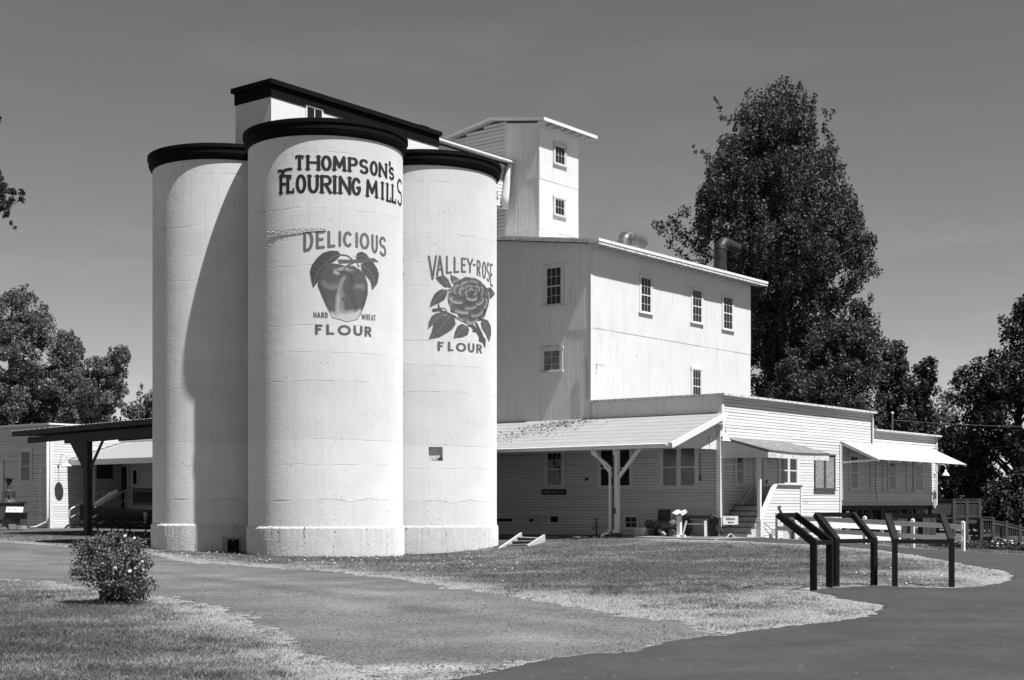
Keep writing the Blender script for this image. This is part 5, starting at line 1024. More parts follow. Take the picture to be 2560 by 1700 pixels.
for k in range(7): zz = z0+(z1-z0)*(k+.5)/7; wf2.box(mb, a+.08, b-.08, zz-.02, zz+.02, .06, .068)
T.part('slat', mb, GREYWOOD)
# white steps and handrails in front of the wing
x, y = on_ground(175, 1323); u, v = w2m(x, y); zz = h1(x, y)
T = Thing('shed_steps', 'low white steps with white pipe handrails beside the shed wall', 'steps', (13.0, 30.2, zz))
for k in range(4): mb = MB(); mb.box(11.9+.30*k, 12.25+.30*k, 29.0, 30.9, .2, zz+.19*(k+1)); T.part('step', mb, CEMENT)
for v_ in (30.85, 28.95):
    mb = MB(); mb.tube([(11.5, v_, zz), (11.5, v_, zz+.95), (11.6, v_, zz+1.05), (13.6, v_, zz+2.0), (14.6, v_, zz+2.0)], .035, 8); mb.tube([(13.6, v_, zz+.8), (13.6, v_, zz+2.0)], .03, 8); mb.tube([(11.5, v_, zz+.55), (13.6, v_, zz+1.5)], .03, 8); T.part('handrail', mb, WHITE, smooth=True)
T = Thing('ramp_railing', 'dark slatted ramp railing under the pavilion in front of the wing', 'railing', (*m2w(9, 24), .3), frame='w')
pa, pb = at(201, 1262, 68), at(380, 1275, 64); rail_panel(T, pa[:2], pb[:2], at(201, 1299, 68)[2], at(201, 1262, 68)[2], at(380, 1310, 64)[2], at(380, 1277, 64)[2], m=DARKWOOD)
pa, pb = at(333, 1219, 70), at(400, 1222, 67); rail_panel(T, pa[:2], pb[:2], at(333, 1263, 70)[2], pa[2], at(400, 1263, 67)[2], pb[2], m=DARKWOOD)
mb = MB(); mb.beam(at(235, 1262, 69.5), at(292, 1228, 71), .1, .16); mb.tube([at(230, 1268, 68.8), at(275, 1232, 70)], .03, 8); T.part('sloping_rail', mb, DARKWOOD); mb = MB(); mb.tube([at(364, 1280, 63.8), at(364, 1310, 63.8)], .09, 8); T.part('post', mb, TRIM)

# ------------------------------------------------------------------ PAVILION
T = Thing('pavilion', 'open dark timber pavilion with flat metal roof left of the silos', 'pavilion', (3.5, 17.9, .3))
mb = MB(); vs = []; N_ = 190
zr = lambda v: 4.92+(23.0-v)*.02
for i in range(N_+1): v_ = 23.1-16.0*i/N_; o = .014*math.sin(i/N_*2*math.pi*75); vs += [(3.1, v_, zr(v_)+o), (9.2, v_, zr(v_)+.30+o)]
mb.add(vs, [(2*i, 2*i+1, 2*i+3, 2*i+2) for i in range(N_)]); rf = T.part('roof', mb, METROOF)
mb = MB(); mb.beam((3.16, 23.0, zr(23)-.13), (3.16, 7.2, zr(7.2)-.13), .05, .20); mb.beam((9.1, 23.0, zr(23)+.15), (9.1, 7.2, zr(7.2)+.15), .05, .2); mb.beam((3.2, 23.05, zr(23)-.12), (9.1, 23.05, zr(23)+.16), .05, .2); T.part('fascia', mb, DARKWOOD, rf)
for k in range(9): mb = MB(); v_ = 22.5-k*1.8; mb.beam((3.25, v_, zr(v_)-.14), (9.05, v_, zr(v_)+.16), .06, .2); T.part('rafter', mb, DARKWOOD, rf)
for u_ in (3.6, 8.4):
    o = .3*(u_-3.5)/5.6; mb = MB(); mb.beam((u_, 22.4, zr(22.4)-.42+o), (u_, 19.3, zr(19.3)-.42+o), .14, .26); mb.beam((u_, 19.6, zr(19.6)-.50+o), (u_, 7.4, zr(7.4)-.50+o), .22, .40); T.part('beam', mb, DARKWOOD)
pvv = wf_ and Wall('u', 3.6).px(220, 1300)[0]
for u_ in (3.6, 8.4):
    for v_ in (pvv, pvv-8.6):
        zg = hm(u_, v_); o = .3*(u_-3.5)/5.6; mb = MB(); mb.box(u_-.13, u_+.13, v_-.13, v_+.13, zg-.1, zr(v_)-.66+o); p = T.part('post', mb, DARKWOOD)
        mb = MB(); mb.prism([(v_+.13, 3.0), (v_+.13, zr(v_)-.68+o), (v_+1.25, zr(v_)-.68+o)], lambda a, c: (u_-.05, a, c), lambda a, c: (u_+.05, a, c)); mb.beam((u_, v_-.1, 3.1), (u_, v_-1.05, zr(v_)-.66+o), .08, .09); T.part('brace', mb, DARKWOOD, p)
def picnic(px, py, d, label, rot):
    x, y, _ = at(px, py, d); z = h1(x, y); T = Thing('picnic_table', label, 'picnic table', (x, y, z), frame='w', group='picnic tables under the pavilion'); T.o.rotation_euler = (0, 0, rot); T.base = (0, 0, 0)
    mb = MB()
    for k in range(5): mb.box(-1.0, 1.0, -.37+k*.15, -.24+k*.15, .70, .74)
    T.part('tabletop', mb, DARKWOOD)
    for s in (-1, 1):
        mb = MB(); mb.box(-1.0, 1.0, s*.72-.13, s*.72+.13, .42, .46); T.part('bench_seat', mb, DARKWOOD)
        mb = MB(); mb.tube([(s*.7, -.3, .7), (s*.7, -.55, .05), (s*.7, -.45, .0), (s*.7, .45, .0), (s*.7, .55, .05), (s*.7, .3, .7)], .035, 7); mb.beam((s*.7, -.75, .40), (s*.7, .75, .40), .06, .06); mb.beam((s*.7, 0, .42), (s*.15, 0, .69), .05, .05); T.part('leg_frame', mb, DARKWOOD)
picnic(262, 1335, 61.5, 'dark picnic table nearest the pavilion post', .9); picnic(345, 1335, 62.5, 'dark picnic table close to the left silo', .8)
# ------------------------------------------------------------------ OLD MILL MACHINE
x, y = on_ground(20, 1325); y -= .2; z = h1(x, y); sc = y/F; T = Thing('mill_machine', 'dark cast iron machine on concrete blocks at the left edge', 'machine', (x, y, z), frame='w')
px_ = lambda a, b: ((a/4.7525-CX)*sc, EYE-(1030+b/4.7525-HY)*sc)
def mprism(pts, y0, y1): m = MB(); m.prism([px_(*p) for p in pts], lambda a, c: (a, y+y0, c), lambda a, c: (a, y+y1, c)); return m
T.part('body', mprism([(-260, 1200), (305, 1195), (270, 1220), (280, 1360), (240, 1360), (200, 1280), (120, 1255), (50, 1280), (0, 1340), (-260, 1340)], -.5, .6), IRON)
T.part('hopper', mprism([(-260, 1085), (250, 1085), (240, 1195), (-260, 1195)], -.35, .5), IRON); T.part('lid', mprism([(-260, 1070), (270, 1070), (265, 1085), (-260, 1085)], -.4, .55), IRON)
T.part('cover_plate', mprism([(10, 1360), (20, 1300), (70, 1270), (140, 1255), (200, 1285), (220, 1360)], -.42, -.3), mat('grey_iron', .12, .6, .3, 7))
mb = MB(); c0 = px_(105, 1070); mb.lathe((c0[0], y, c0[1]), [(.38, 0), (.3, .12), (.2, .2), (.19, .55), (.1, .62), (.09, .95), (.16, 1.0), (.16, 1.12), (.27, 1.16), (.27, 1.2), (0, 1.2)], 14); vt = T.part('valve_stem', mb, IRON); mb = MB()
for k in range(6): a = k*1.05; mb.tube([(c0[0]+.3*math.cos(a), y+.3*math.sin(a), c0[1]+.2), (c0[0]+.3*math.cos(a), y+.3*math.sin(a), c0[1]+.5)], .05, 6)
T.part('valve_bolt', mb, IRON, vt)
for pts in ([(10, 1365), (110, 1365), (125, 1395), (0, 1400)], [(150, 1330), (235, 1330), (240, 1392), (150, 1392)], [(245, 1348), (300, 1350), (312, 1390), (250, 1392)]): T.part('concrete_block', mprism(pts, -.55, .2), CEMENT)
T.part('panel_post', mprism([(195, 1185), (245, 1185), (245, 1200), (195, 1200)], -.62, -.56), IRON)
B = Thing('info_panel', 'white tilted information panel with small pictures on the old machine', 'information panel', (x, y-.7, px_(200, 1190)[1]), frame='w')
pq = lambda t, s: (lambda e: (e[0], y-.72+.25*s, e[1]))(px_(120+t*198+s*-2+(1-s)*10, 1188-s*62+t*2)); mb = MB(); mb.add([pq(0,0), pq(1,0), pq(1,1), pq(0,1)]+[(a, b+.03, c-.02) for a, b, c in (pq(0,0), pq(1,0), pq(1,1), pq(0,1))], [(0,1,2,3),(7,6,5,4),(0,4,5,1),(1,5,6,2),(2,6,7,3),(3,7,4,0)]); bd = B.part('board', mb, WHITE)
up = lambda p: (p[0], p[1]-.008, p[2]+.004)
for k in (0, 1): mb = MB(); a = .12+.3*k; mb.add([up(pq(a+q*.16, r_)) for q, r_ in ((0, .3), (1, .3), (1, .62), (.5, .78), (0, .62))], [(0,1,2,3,4)]); B.part('picture', mb, mat('print_grey', .22, .6, .4, 30), bd)
for a in (.365, .68): mb = MB(); mb.add([up(pq(a, .0)), up(pq(a+.012, .0)), up(pq(a+.012, 1)), up(pq(a, 1))], [(0,1,2,3)]); B.part('divider', mb, GREYP, bd)

# ------------------------------------------------------------------ TREES
def leaves_mesh(name, C, size, up=.35, seed=0, var=.34, colmul=None):
    g = np.random.default_rng(seed); n = len(C); N = g.normal(size=(n, 3)); N[:, 2] += up; N /= np.linalg.norm(N, axis=1)[:, None]
    t = g.normal(size=(n, 3)); t -= (t*N).sum(1)[:, None]*N; t /= np.linalg.norm(t, axis=1)[:, None]; b = np.cross(N, t)
    s = size*g.uniform(.6, 1.25, n)[:, None]
    V = np.stack([C+t*s*.62, C+b*s*.40+t*s*.05, C-t*s*.62, C-b*s*.40+t*s*.05], 1).reshape(-1, 3)
    c = 1+g.uniform(-var, var, n); 
    if colmul is not None: c = c*colmul
    return mesh_np(name, V, np.arange(4*n), 4, np.repeat(c, 4))
def tree(name, label, cat, d, rows, nclump, nleaf, size, cr, m=LEAF, seed=1, zb=None, trunk=.35, extra=(), flat=.8, limbs=30, group=None, trunkpx=None, hollow=.35, up=.35, spread=1.0, sprig=.6, tuft=1.25, pw=2.2):
    g = np.random.default_rng(seed); rows = sorted(rows, key=lambda r: -r[0]); sc = d/F
    ys = np.array([r[0] for r in rows], float); xl = np.array([r[1] for r in rows], float); xr = np.array([r[2] for r in rows], float)
    Zs = EYE-(ys-HY)*sc; Cx = ((xl+xr)/2-CX)*sc; Rd = (xr-xl)/2*sc
    bx = float((trunkpx-CX)*sc) if trunkpx else float(Cx[0]); zg = h1(bx, d) if zb is None else zb
    T = Thing(name, label, cat, (bx, d, zg), frame='w', group=group)
    zz = np.linspace(Zs[0], Zs[-1], 400); rr = np.interp(zz, Zs, Rd); w = rr**1.35+.02; w /= w.sum()
    ce = []; rad = []; el = []
    zc = g.choice(zz, nclump, p=w)
    for z in zc:
        r = float(np.interp(z, Zs, Rd)); cx = float(np.interp(z, Zs, Cx)); f = math.sqrt(g.uniform(hollow**2, 1)); a = g.uniform(0, 2*math.pi); k = cr*g.uniform(.55, 1.25)
        f = max(0, f*r-k*.55*min(1, r))*g.uniform(.97, 1.12); ce.append((cx+f*math.cos(a), d+f*math.sin(a)*.95*spread, z)); rad.append(min(k, .25+r*.6)); el.append((1, flat))
    # sprigs that break the outline
    for k in range(int(nclump*sprig)):
        z = g.choice(zz, p=w); r = float(np.interp(z, Zs, Rd)); cx = float(np.interp(z, Zs, Cx)); a = g.uniform(0, 2*math.pi); f = r*g.uniform(.86, 1.05); ce.append((cx+f*math.cos(a), d+f*math.sin(a), z+g.uniform(-.2, .4))); k_ = cr*g.uniform(.26, .5); rad.append(k_); el.append((.62, tuft))
    for (ex, ey, er) in extra: ce.append(((ex-CX)*sc, d+g.uniform(-1, 1), EYE-(ey-HY)*sc)); rad.append(er*sc); el.append((1, 1))
    ce = np.array(ce); rad = np.array(rad); p = rad**pw; p /= p.sum(); k = g.choice(len(ce), nleaf, p=p)
    q = g.normal(size=(nleaf, 3)); q /= np.linalg.norm(q, axis=1)[:, None]; q *= (g.uniform(0, 1, nleaf)**.45)[:, None]
    el = np.array(el); q *= rad[k][:, None]; q[:, :2] *= el[k, :1]; q[:, 2] *= el[k, 1]; C = ce[k]+q; cm = g.uniform(.8, 1.2, len(ce))[k]
    base = np.array((bx, d, zg)); me = leaves_mesh('crown', C-base, size, seed=seed+1, colmul=cm, up=up); T.obj('crown', me, m)
    mb = MB(); ztop = Zs[-1]; zt = np.linspace(zg-.2, zg+(ztop-zg)*.9, 12); tp = []
    for i, z in enumerate(zt): t = i/11; cx = float(np.interp(z, Zs, Cx)) if z > Zs[0] else bx; tp.append((bx*(1-t**1.2)+cx*t**1.2+.12*math.sin(i*1.9), d+.1*math.sin(i*2.7), z))
    mb.tube(tp, [max(.03, trunk*(1-i/12.0)**1.1) for i in range(12)], 9); T.part('trunk', mb, BARK, smooth=True)
    mb = MB(); idx = g.choice(len(ce), min(limbs, len(ce)), replace=False)
    for i in idx:
        c = ce[i]; z0 = max(zg+(ztop-zg)*.12, c[2]-np.hypot(c[0]-bx, c[1]-d)*g.uniform(.5, 1.0)-.4); t = (z0-zt[0])/(zt[-1]-zt[0]); j = min(11, max(0, int(t*11))); s = Vector((tp[j][0], tp[j][1], z0))
        e = Vector(c); mid = s.lerp(e, .5)+Vector((g.uniform(-.2, .2), g.uniform(-.2, .2), .1*(e-s).length)); r0 = max(.03, trunk*.42*(1-t)); mb.tube([s, s.lerp(mid, .5)+Vector((0, 0, .05)), mid, e], [r0, r0*.7, r0*.45, .02], 6)
    T.part('limb', mb, BARK, smooth=True); return T
tree('cottonwood', 'very tall dark cottonwood tree rising behind the mill roof', 'tree', 86,
  [(198,1958,1975),(222,1925,1992),(250,1890,2018),(300,1835,2052),(350,1790,2080),(405,1765,2095),(455,1748,2118),(510,1745,2132),(565,1738,2158),(620,1748,2180),(665,1785,2180),(720,1805,2135),(770,1820,2110),(850,1850,2080),(950,1870,2060),(1040,1880,2050)],
  520, 140000, .15, .78, seed=11, sprig=.8, tuft=2.0, pw=2.0, trunk=.62, flat=.95, limbs=75, trunkpx=1915, hollow=.25, up=.15,
  extra=[(1640,570,16),(1662,566,20),(1690,545,20),(1700,575,24),(1712,530,18),(1725,590,24),(1680,600,16),(1698,625,13),(1716,641,15),(1705,655,7),(1742,560,20),(1745,610,24),(1755,650,22),(2180,655,22),(2195,680,16),(2160,690,24),(2125,720,20),(2205,672,12),(2110,745,16),(1872,222,5),(1868,234,8),(1864,250,10),(1870,266,12),(1788,243,5),(1792,255,7),(1800,270,9),(1812,284,11),(1826,298,13),(1932,214,8),(1996,216,8),(1992,228,12),(2036,240,7),(2030,252,12),(2022,262,16),(2064,258,6),(2070,270,8),(2076,284,10),(2066,296,12),(1735,362,5),(1742,372,7),(1752,384,9),(1766,394,11),(2112,415,10),(2128,440,6)])
tree('broadleaf_tree', 'rounded bushy tree under the right side of the cottonwood', 'tree', 80, [(745,2140,2160),(775,2110,2190),(815,2070,2215),(850,2010,2225),(900,1960,2228),(960,1920,2225),(1030,1900,2215),(1120,1900,2200),(1230,1950,2160)], 260, 66000, .145, .75, seed=12, tuft=1.5, trunk=.3, limbs=40, trunkpx=2060, up=.2)
DK = mat('dark_leaf', .033, .45, .12, 1.0, attr=True, spec=.18, trans=.15)
tree('maple_tree', 'dark maple with a narrow pointed top next to the bushy tree', 'tree', 92, [(846,2235,2255),(870,2228,2262),(900,2205,2268),(930,2200,2285),(970,2195,2285),(1040,2180,2290),(1150,2180,2300),(1240,2200,2290)], 75, 20000, .19, .85, m=DK, seed=13, trunk=.3, limbs=26, group='maples behind the annex', flat=.7)
tree('maple_tree', 'dark maple with a flat rounded top left of the pale tree', 'tree', 95, [(902,2305,2340),(925,2288,2348),(960,2285,2342),(1000,2270,2335),(1060,2250,2340),(1160,2230,2350),(1250,2240,2340)], 75, 20000, .19, .85, m=DK, seed=14, trunk=.3, limbs=26, group='maples behind the annex', flat=.7)
tree('willow_tree', 'pale feathery tree far behind between the dark maples', 'tree', 120, [(950,2370,2384),(985,2340,2400),(1030,2310,2420),(1080,2270,2450),(1160,2250,2480),(1250,2260,2480)], 60, 16000, .24, 1.5, m=mat('silver_leaf', .20, .5, .12, 1.0, attr=True, spec=.3, trans=.2), seed=15, trunk=.3, limbs=20)
tree('maple_tree', 'big dark maple filling the right edge of the picture', 'tree', 84, [(745,2548,2580),(775,2512,2640),(815,2482,2680),(880,2472,2720),(915,2420,2730),(960,2385,2740),(1010,2385,2740),(1080,2370,2740),(1180,2400,2740),(1260,2430,2740)], 150, 52000, .18, .95, m=DK, seed=16, trunk=.45, limbs=60, trunkpx=2540, extra=[(2400,945,14),(2412,925,12),(2388,968,12),(2490,800,9),(2430,915,12)], flat=.75)
for i, (px0, px1, top, d, lab) in enumerate(((2120, 2330, 1130, 88, 'dark understory shrub thicket behind the annex end'), (2290, 2480, 1080, 98, 'dark understory shrub thicket behind the wooden deck'), (2440, 2700, 1180, 80, 'dark understory shrub thicket above the wheelchair ramp'))):
    w_ = px1-px0; tree('shrub_thicket', lab, 'shrub', d, [(top, px0+w_*.4, px0+w_*.6), (top+45, px0+w_*.1, px1-w_*.1), (top+110, px0, px1), (1330, px0, px1)], 90, 24000, .17, .9, m=DK, seed=20+i, trunk=.15, limbs=15, group='understory shrubs at right', spread=.6)
tree('broadleaf_tree', 'large full pale green tree behind the left clapboard building', 'tree', 98, [(710,58,68),(738,10,82),(760,-40,100),(785,-80,125),(830,-120,165),(870,-150,200),(900,-170,212),(980,-180,225),(1060,-180,230),(1200,-150,220)], 380, 135000, .15, .70, m=LEAFL, seed=17, trunk=.5, limbs=60, trunkpx=30, hollow=.2, extra=[(150,850,30),(165,890,36),(120,815,32),(90,790,30),(185,925,30),(60,760,26),(62,725,12),(64,712,6),(20,745,14),(110,790,14),(190,870,12),(186,886,16)])
tree('broadleaf_tree', 'smaller gnarled tree between the large left tree and the silos', 'tree', 94, [(868,296,308),(884,270,324),(905,218,328),(940,170,318),(975,160,312),(1010,150,302),(1060,180,300),(1200,190,300)], 130, 46000, .145, .62, m=LEAFL, seed=18, trunk=.35, limbs=40, trunkpx=260, flat=.7)
tree('broadleaf_tree', 'low tree top showing just left of the shaded silo', 'tree', 104, [(958,372,392),(985,350,410),(1010,318,420),(1040,300,430),(1200,300,430)], 50, 14000, .18, .8, m=LEAFL, seed=19, trunk=.25, limbs=20, trunkpx=380)
tree('overhanging_tree', 'leafy branch tips of a tree reaching in at the upper left edge', 'tree', 36, [(150,-190,-100),(250,-330,-30),(400,-420,-22),(500,-420,-25),(600,-380,-60),(700,-330,-150)], 60, 30000, .09, .50, seed=23, pw=1.3, trunk=.3, limbs=24, trunkpx=-260, extra=[(4,300,6),(2,310,5),(-8,300,14),(15,446,11),(5,450,10),(27,464,9),(15,470,12),(30,482,9),(40,484,9),(42,493,6),(2,470,10),(5,482,8),(16,502,7),(4,508,10),(15,518,9),(5,530,8),(24,535,8),(5,545,5),(18,551,5),(8,553,4),(-10,500,20),(-15,460,20)])
# rose bush
bx, by = on_ground(292, 1508); bz = h1(bx, by); sc = by/F
T = Thing('rose_bush', 'round rose bush with a few white flowers beside the gravel road', 'bush', (bx, by, bz), frame='w'); g = np.random.default_rng(5)
rows = [(1335,265,325),(1348,238,345),(1368,208,362),(1400,192,372),(1430,195,380),(1455,218,392),(1478,250,384),(1492,278,352)]
Zs = np.array([EYE-(r[0]-HY)*sc for r in rows][::-1]); Xl = np.array([(r[1]-CX)*sc for r in rows][::-1]); Xr = np.array([(r[2]-CX)*sc for r in rows][::-1])
ce = []; mb = MB()
for k in range(105):
    z = g.uniform(Zs[0], Zs[-1]); r = float(np.interp(z, Zs, Xr-Xl))/2; cx = float(np.interp(z, Zs, (Xl+Xr)/2)); f = math.sqrt(g.uniform(.25, 1.25)); a = g.uniform(0, 2*math.pi); f *= 1+.22*(k % 7 == 0)
    c = (cx+(f*r-.02)*math.cos(a), by+f*r*math.sin(a), z+g.uniform(-.03, .05)); ce.append(c)
    if k < 60:
        s = Vector((bx+g.uniform(-.14, .14), by+g.uniform(-.12, .12), bz)); e = Vector(c); m_ = s.lerp(e, .5)+Vector((0, 0, .12)); mb.tube([s, s.lerp(m_, .6), m_, m_.lerp(e, .6)+Vector((0, 0, .02)), e], [.011, .010, .008, .006, .003], 5)
T.part('stem', mb, BARK)
ce = np.array(ce); k = g.integers(0, len(ce), 7600); q = g.normal(size=(7600, 3))*.062*g.uniform(.6, 1.3, (len(ce), 1))[k]; C = ce[k]+q; T.obj('foliage', leaves_mesh('foliage', C-np.array((bx, by, bz)), 0.043, seed=3, up=.3, colmul=np.random.default_rng(2).uniform(.5, 1.25, 7600)), LEAFL)
for k, (px, py) in enumerate(((244,1380),(249,1419),(289,1420),(349,1410),(356,1404),(325,1428),(292,1452),(336,1345),(313,1340),(305,1356),(358,1425))):
    c = (((px-CX)*sc), by-.42+g.uniform(-.08, .1), EYE-(py-HY)*(by-.42)/F); c = ((px-CX)/F*c[1], c[1], EYE-(py-HY)*c[1]/F); mb = MB(); rr = .013+.007*(k % 3); 
    for a in range(5): t = a*1.257+k; mb.rock((c[0]+rr*.5*math.cos(t), c[1]-.004*a, c[2]+rr*.45*math.sin(t)), rr*.6, rr*.35, rr*.55, a+k, 6, 4)
    T.part('flower', mb, FLOWER)
x, y = on_ground(258, 1503); y += .15; T = Thing('wooden_block', 'small dark wooden box standing in the grass beside the rose bush', 'box', (x, y, h1(x, y)), frame='w'); mb = MB(); z = h1(x, y); mb.box(x-.10, x+.12, y-.02, y+.10, z-.02, z+.14); T.part('box', mb, DARKWOOD); mb = MB(); mb.box(x-.105, x+.125, y-.025, y+.105, z+.14, z+.155); T.part('lid', mb, DARKWOOD)

# ------------------------------------------------------------------ GROUND, ROADS
GRV_PX = [(-250,1340),(0,1355),(90,1361),(190,1369),(300,1377),(358,1384),(430,1396),(496,1409),(570,1413),(648,1417),(762,1425),(890,1436),(970,1446),(1051,1457),(1123,1469),(1250,1490),(1378,1507),(1505,1524),(1590,1541),(1700,1556),(1772,1580),(1830,1584),(1742,1592),(1645,1613),(1560,1630),(1420,1640),(1250,1673),(1166,1690),(1060,1712),(960,1790),(1000,1720),(900,1684),(839,1664),(781,1641),(743,1615),(724,1596),(667,1565),(610,1542),(553,1523),(477,1504),(381,1489),(248,1479),(114,1452),(0,1448),(-250,1440)]
ASP_PX = [(1742,1592),(1797,1588),(1856,1579),(1983,1565),(2089,1554),(2174,1537),(2198,1526),(2202,1521),(2196,1514),(2153,1506),(2089,1496),(2048,1486),(2030,1478),(2035,1473),(2081,1470),(2187,1466),(2238,1469),(2365,1471),(2428,1469),(2504,1459),(2528,1447),(2526,1436),(2515,1429),(2470,1421),(2365,1402),(2280,1387),(2195,1375),(2068,1364),(1941,1358),(1814,1351),(1700,1349),(1720,1343),(1850,1343),(1983,1350),(2153,1360),(2280,1371),(2407,1379),(2560,1388),(3000,1402),(3300,1800),(960,1790),(1060,1712),(1166,1690),(1250,1673),(1420,1640),(1560,1630),(1645,1613)]
GRV = [on_ground(*p) for p in GRV_PX]; ASP = [on_ground(*p) for p in ASP_PX]
# close the near side well outside the view
ASP[39:41] = [(26, 11), (2.0, 7)]
def sdf_g(X, Y): return poly_sdf(X, Y, GRV)+(fbm(X, Y, .9, 3)-.5)*.9+(fbm(X, Y, 7.0, 9)-.5)*.75
def sdf_a(X, Y): return poly_sdf(X, Y, ASP)+(fbm(X, Y, 2.2, 4)-.5)*.24+(fbm(X, Y, 9, 6)-.5)*.26
def grid_axis(lo, hi, st, far):
    a = list(np.arange(lo, hi+st, st)); s = st; b = [a[-1]]
    while b[-1] < far: s *= 1.35; b.append(b[-1]+s)
    c = [a[0]]; s = st
    while c[-1] > -far: s *= 1.35; c.append(c[-1]-s)
    return np.array(c[:0:-1]+a+b[1:])
gx = grid_axis(-26, 26, .3, 900); gy = grid_axis(9, 66, .3, 900); X, Y = np.meshgrid(gx, gy)
Z = H(X, Y); sg, sa_ = sdf_g(X, Y), sdf_a(X, Y); smin = np.minimum(sg, sa_)
far_ = np.hypot(X, Y-40) > 130; Z = np.where(far_, -.1, Z); Z = np.where(np.minimum(poly_sdf(X, Y, GRV), poly_sdf(X, Y, ASP)) < -1.3, Z-.03, Z)
def dryness(x, y, s):
    e = np.exp(-np.maximum(s, 0)/.75); e2 = np.exp(-np.maximum(s, 0)/1.3)*.55
    tip = np.exp(-((x-4.3)**2+(y-19.0)**2)/7.0)*.7+np.exp(-((x-9.3)**2+(y-28.3)**2)/5.0)*.6+np.exp(-((x-1.6)**2+(y-21.5)**2)/5)*.4
    n = fbm(x*.7, y, .50, 31)*.55+fbm(x*.8, y, 1.7, 37)*.45
    return np.clip(e*.85+e2+tip*.8+(n-.475)*2.0+.02, 0, 1)
dr_ = dryness(X, Y, smin); gc = .052+.15*dr_+.03*fbm(X, Y, 1.2, 8)
ny, nx = X.shape; ii = np.arange(ny*nx).reshape(ny, nx); fq = np.stack([ii[:-1, :-1], ii[:-1, 1:], ii[1:, 1:], ii[1:, :-1]], -1).reshape(-1)
me = mesh_np('ground', np.stack([X, Y, Z], -1).reshape(-1, 3), fq, 4, gc.ravel()); structure('ground', me, GROUND, label='mown lawn ground around the mill', cat='ground')
def sheet(name, sfn, bx_, st, dz, m, label, cf=None):
    xs = np.arange(bx_[0], bx_[1], st); ys = np.arange(bx_[2], bx_[3], st); X, Y = np.meshgrid(xs, ys); f = -sfn(X, Y); P, Fc = msq(f, xs, ys); P = np.array(P); z = H(P[:, 0], P[:, 1])+np.clip(-sfn(P[:, 0], P[:, 1])*.3-.010, -.010, dz)   # the edge dips under the turf
    mb = MB(); mb.add([(a[0], a[1], c) for a, c in zip(P, z)], Fc); me = bpy.data.meshes.new(name); me.from_pydata(mb.v, [], mb.f); me.update()
    if cf: addcol(me, cf(P[:, 0], P[:, 1]))
    structure(name, me, m, label=label, cat=name.split('_')[-1])
TRK = [on_ground(*p) for p in ((-200,1392),(0,1400),(300,1422),(600,1458),(900,1500),(1200,1548),(1500,1590))]; PATCH = [on_ground(970, 1678), on_ground(1100, 1668), on_ground(760, 1690)]
def gravel_tone(x, y):
    d = np.full(x.shape, 9.0)
    for a, b in zip(TRK[:-1], TRK[1:]):
        dx, dy = b[0]-a[0], b[1]-a[1]; t = np.clip(((x-a[0])*dx+(y-a[1])*dy)/(dx*dx+dy*dy), 0, 1); d = np.minimum(d, np.hypot(x-a[0]-t*dx, y-a[1]-t*dy))
    c = .108*(1+.16*np.exp(-((d-.75)/.35)**2)-.10*np.exp(-(d/.35)**2)-.12*np.clip(d-1.6, 0, 1))*(.86+.28*fbm(x, y, .7, 91))
    for p, w_, h_ in zip(PATCH, (.85, .6, 1.0), (1.1, .8, .5)): c = c*(1+h_*np.exp(-((x-p[0])/w_)**2-((y-p[1])/.34)**2)*(.5+fbm(x, y, 3, 92)))
    return c
sheet('gravel_road', lambda x, y: np.maximum(sdf_g(x, y), -sdf_a(x, y)-.12), (-30, 8, 8, 60), .10, .012, GRAVEL, 'curving grey gravel road', gravel_tone)
sheet('asphalt_path', sdf_a, (-1, 27, 7, 56), .09, .020, ASPHALT, 'dark asphalt path at right')
# porch slab
mb = MB(); za = .47; P_ = [m2w(*p) for p in ((9.0, -9.3), (12.6, -9.3), (12.6, 7), (10.2, 7), (9.6, pv+.3), (9.0, pv-.4))]; n = len(P_)
mb.add([(x, y, h1(x, y)+.045) for x, y in P_]+[(x, y, 0) for x, y in P_], [tuple(range(n))]+[(i, (i+1) % n, n+(i+1) % n, n+i) for i in range(n)]); me = bpy.data.meshes.new('porch_slab'); me.from_pydata(mb.v, [], mb.f); structure('porch_slab', me, CEMENT, label='concrete slab floor under the porch', cat='pavement')
# ------------------------------------------------------------------ GRASS, STONES, DAISIES
def grass(n, dmin, dmax, seed):
    g = np.random.default_rng(seed); d = dmin*(dmax/dmin)**g.uniform(0, 1, n); x = g.uniform(-1, 1, n)*(.40*d+1.2); y = d
    sg, sa_ = poly_sdf(x, y, GRV)+(fbm(x, y, .9, 3)-.5)*.9+(fbm(x, y, 7.0, 9)-.5)*.75, sdf_a(x, y); s = np.minimum(sg, sa_)
    u, v = w2m(x, y)
    ok = (s > -.16*g.uniform(0, 1, n)**2.5) & ~((u > 9.4) & (v > -9.4)) & ~((np.hypot(u, v) < 2.58) | (np.hypot(u-4.9, v) < 2.58) | (np.hypot(u, v-4.9) < 2.58)) & ~((u > 11.5) & (v > -8.9))
    thin = np.clip(.35+s*.9+(fbm(x, y, 3.0, 12)-.4), .12, 1); ok &= g.uniform(0, 1, n) < thin
    return x[ok], y[ok], s[ok], u[ok], v[ok]
parts = []
x, y, s, u, v = [np.concatenate(q) for q in zip(grass(330000, 11.5, 26, 41), grass(190000, 24, 62, 42))]
n = len(x); g = np.random.default_rng(43); z = H(x, y); dry = dryness(x, y, s)
h = (.016+.022*g.uniform(0, 1, n)+.03*np.clip(fbm(x, y, 1.1, 15)-.5, 0, 1)*g.uniform(0, 1, n))*(1-.35*dry)*np.clip(.8+y/60, 1, 1.25); 
tuft = np.clip((fbm(x, y, 1.9, 77)-.60)*9, 0, 1); h = h*(1+1.1*tuft); dry = dry*(1-.7*tuft)
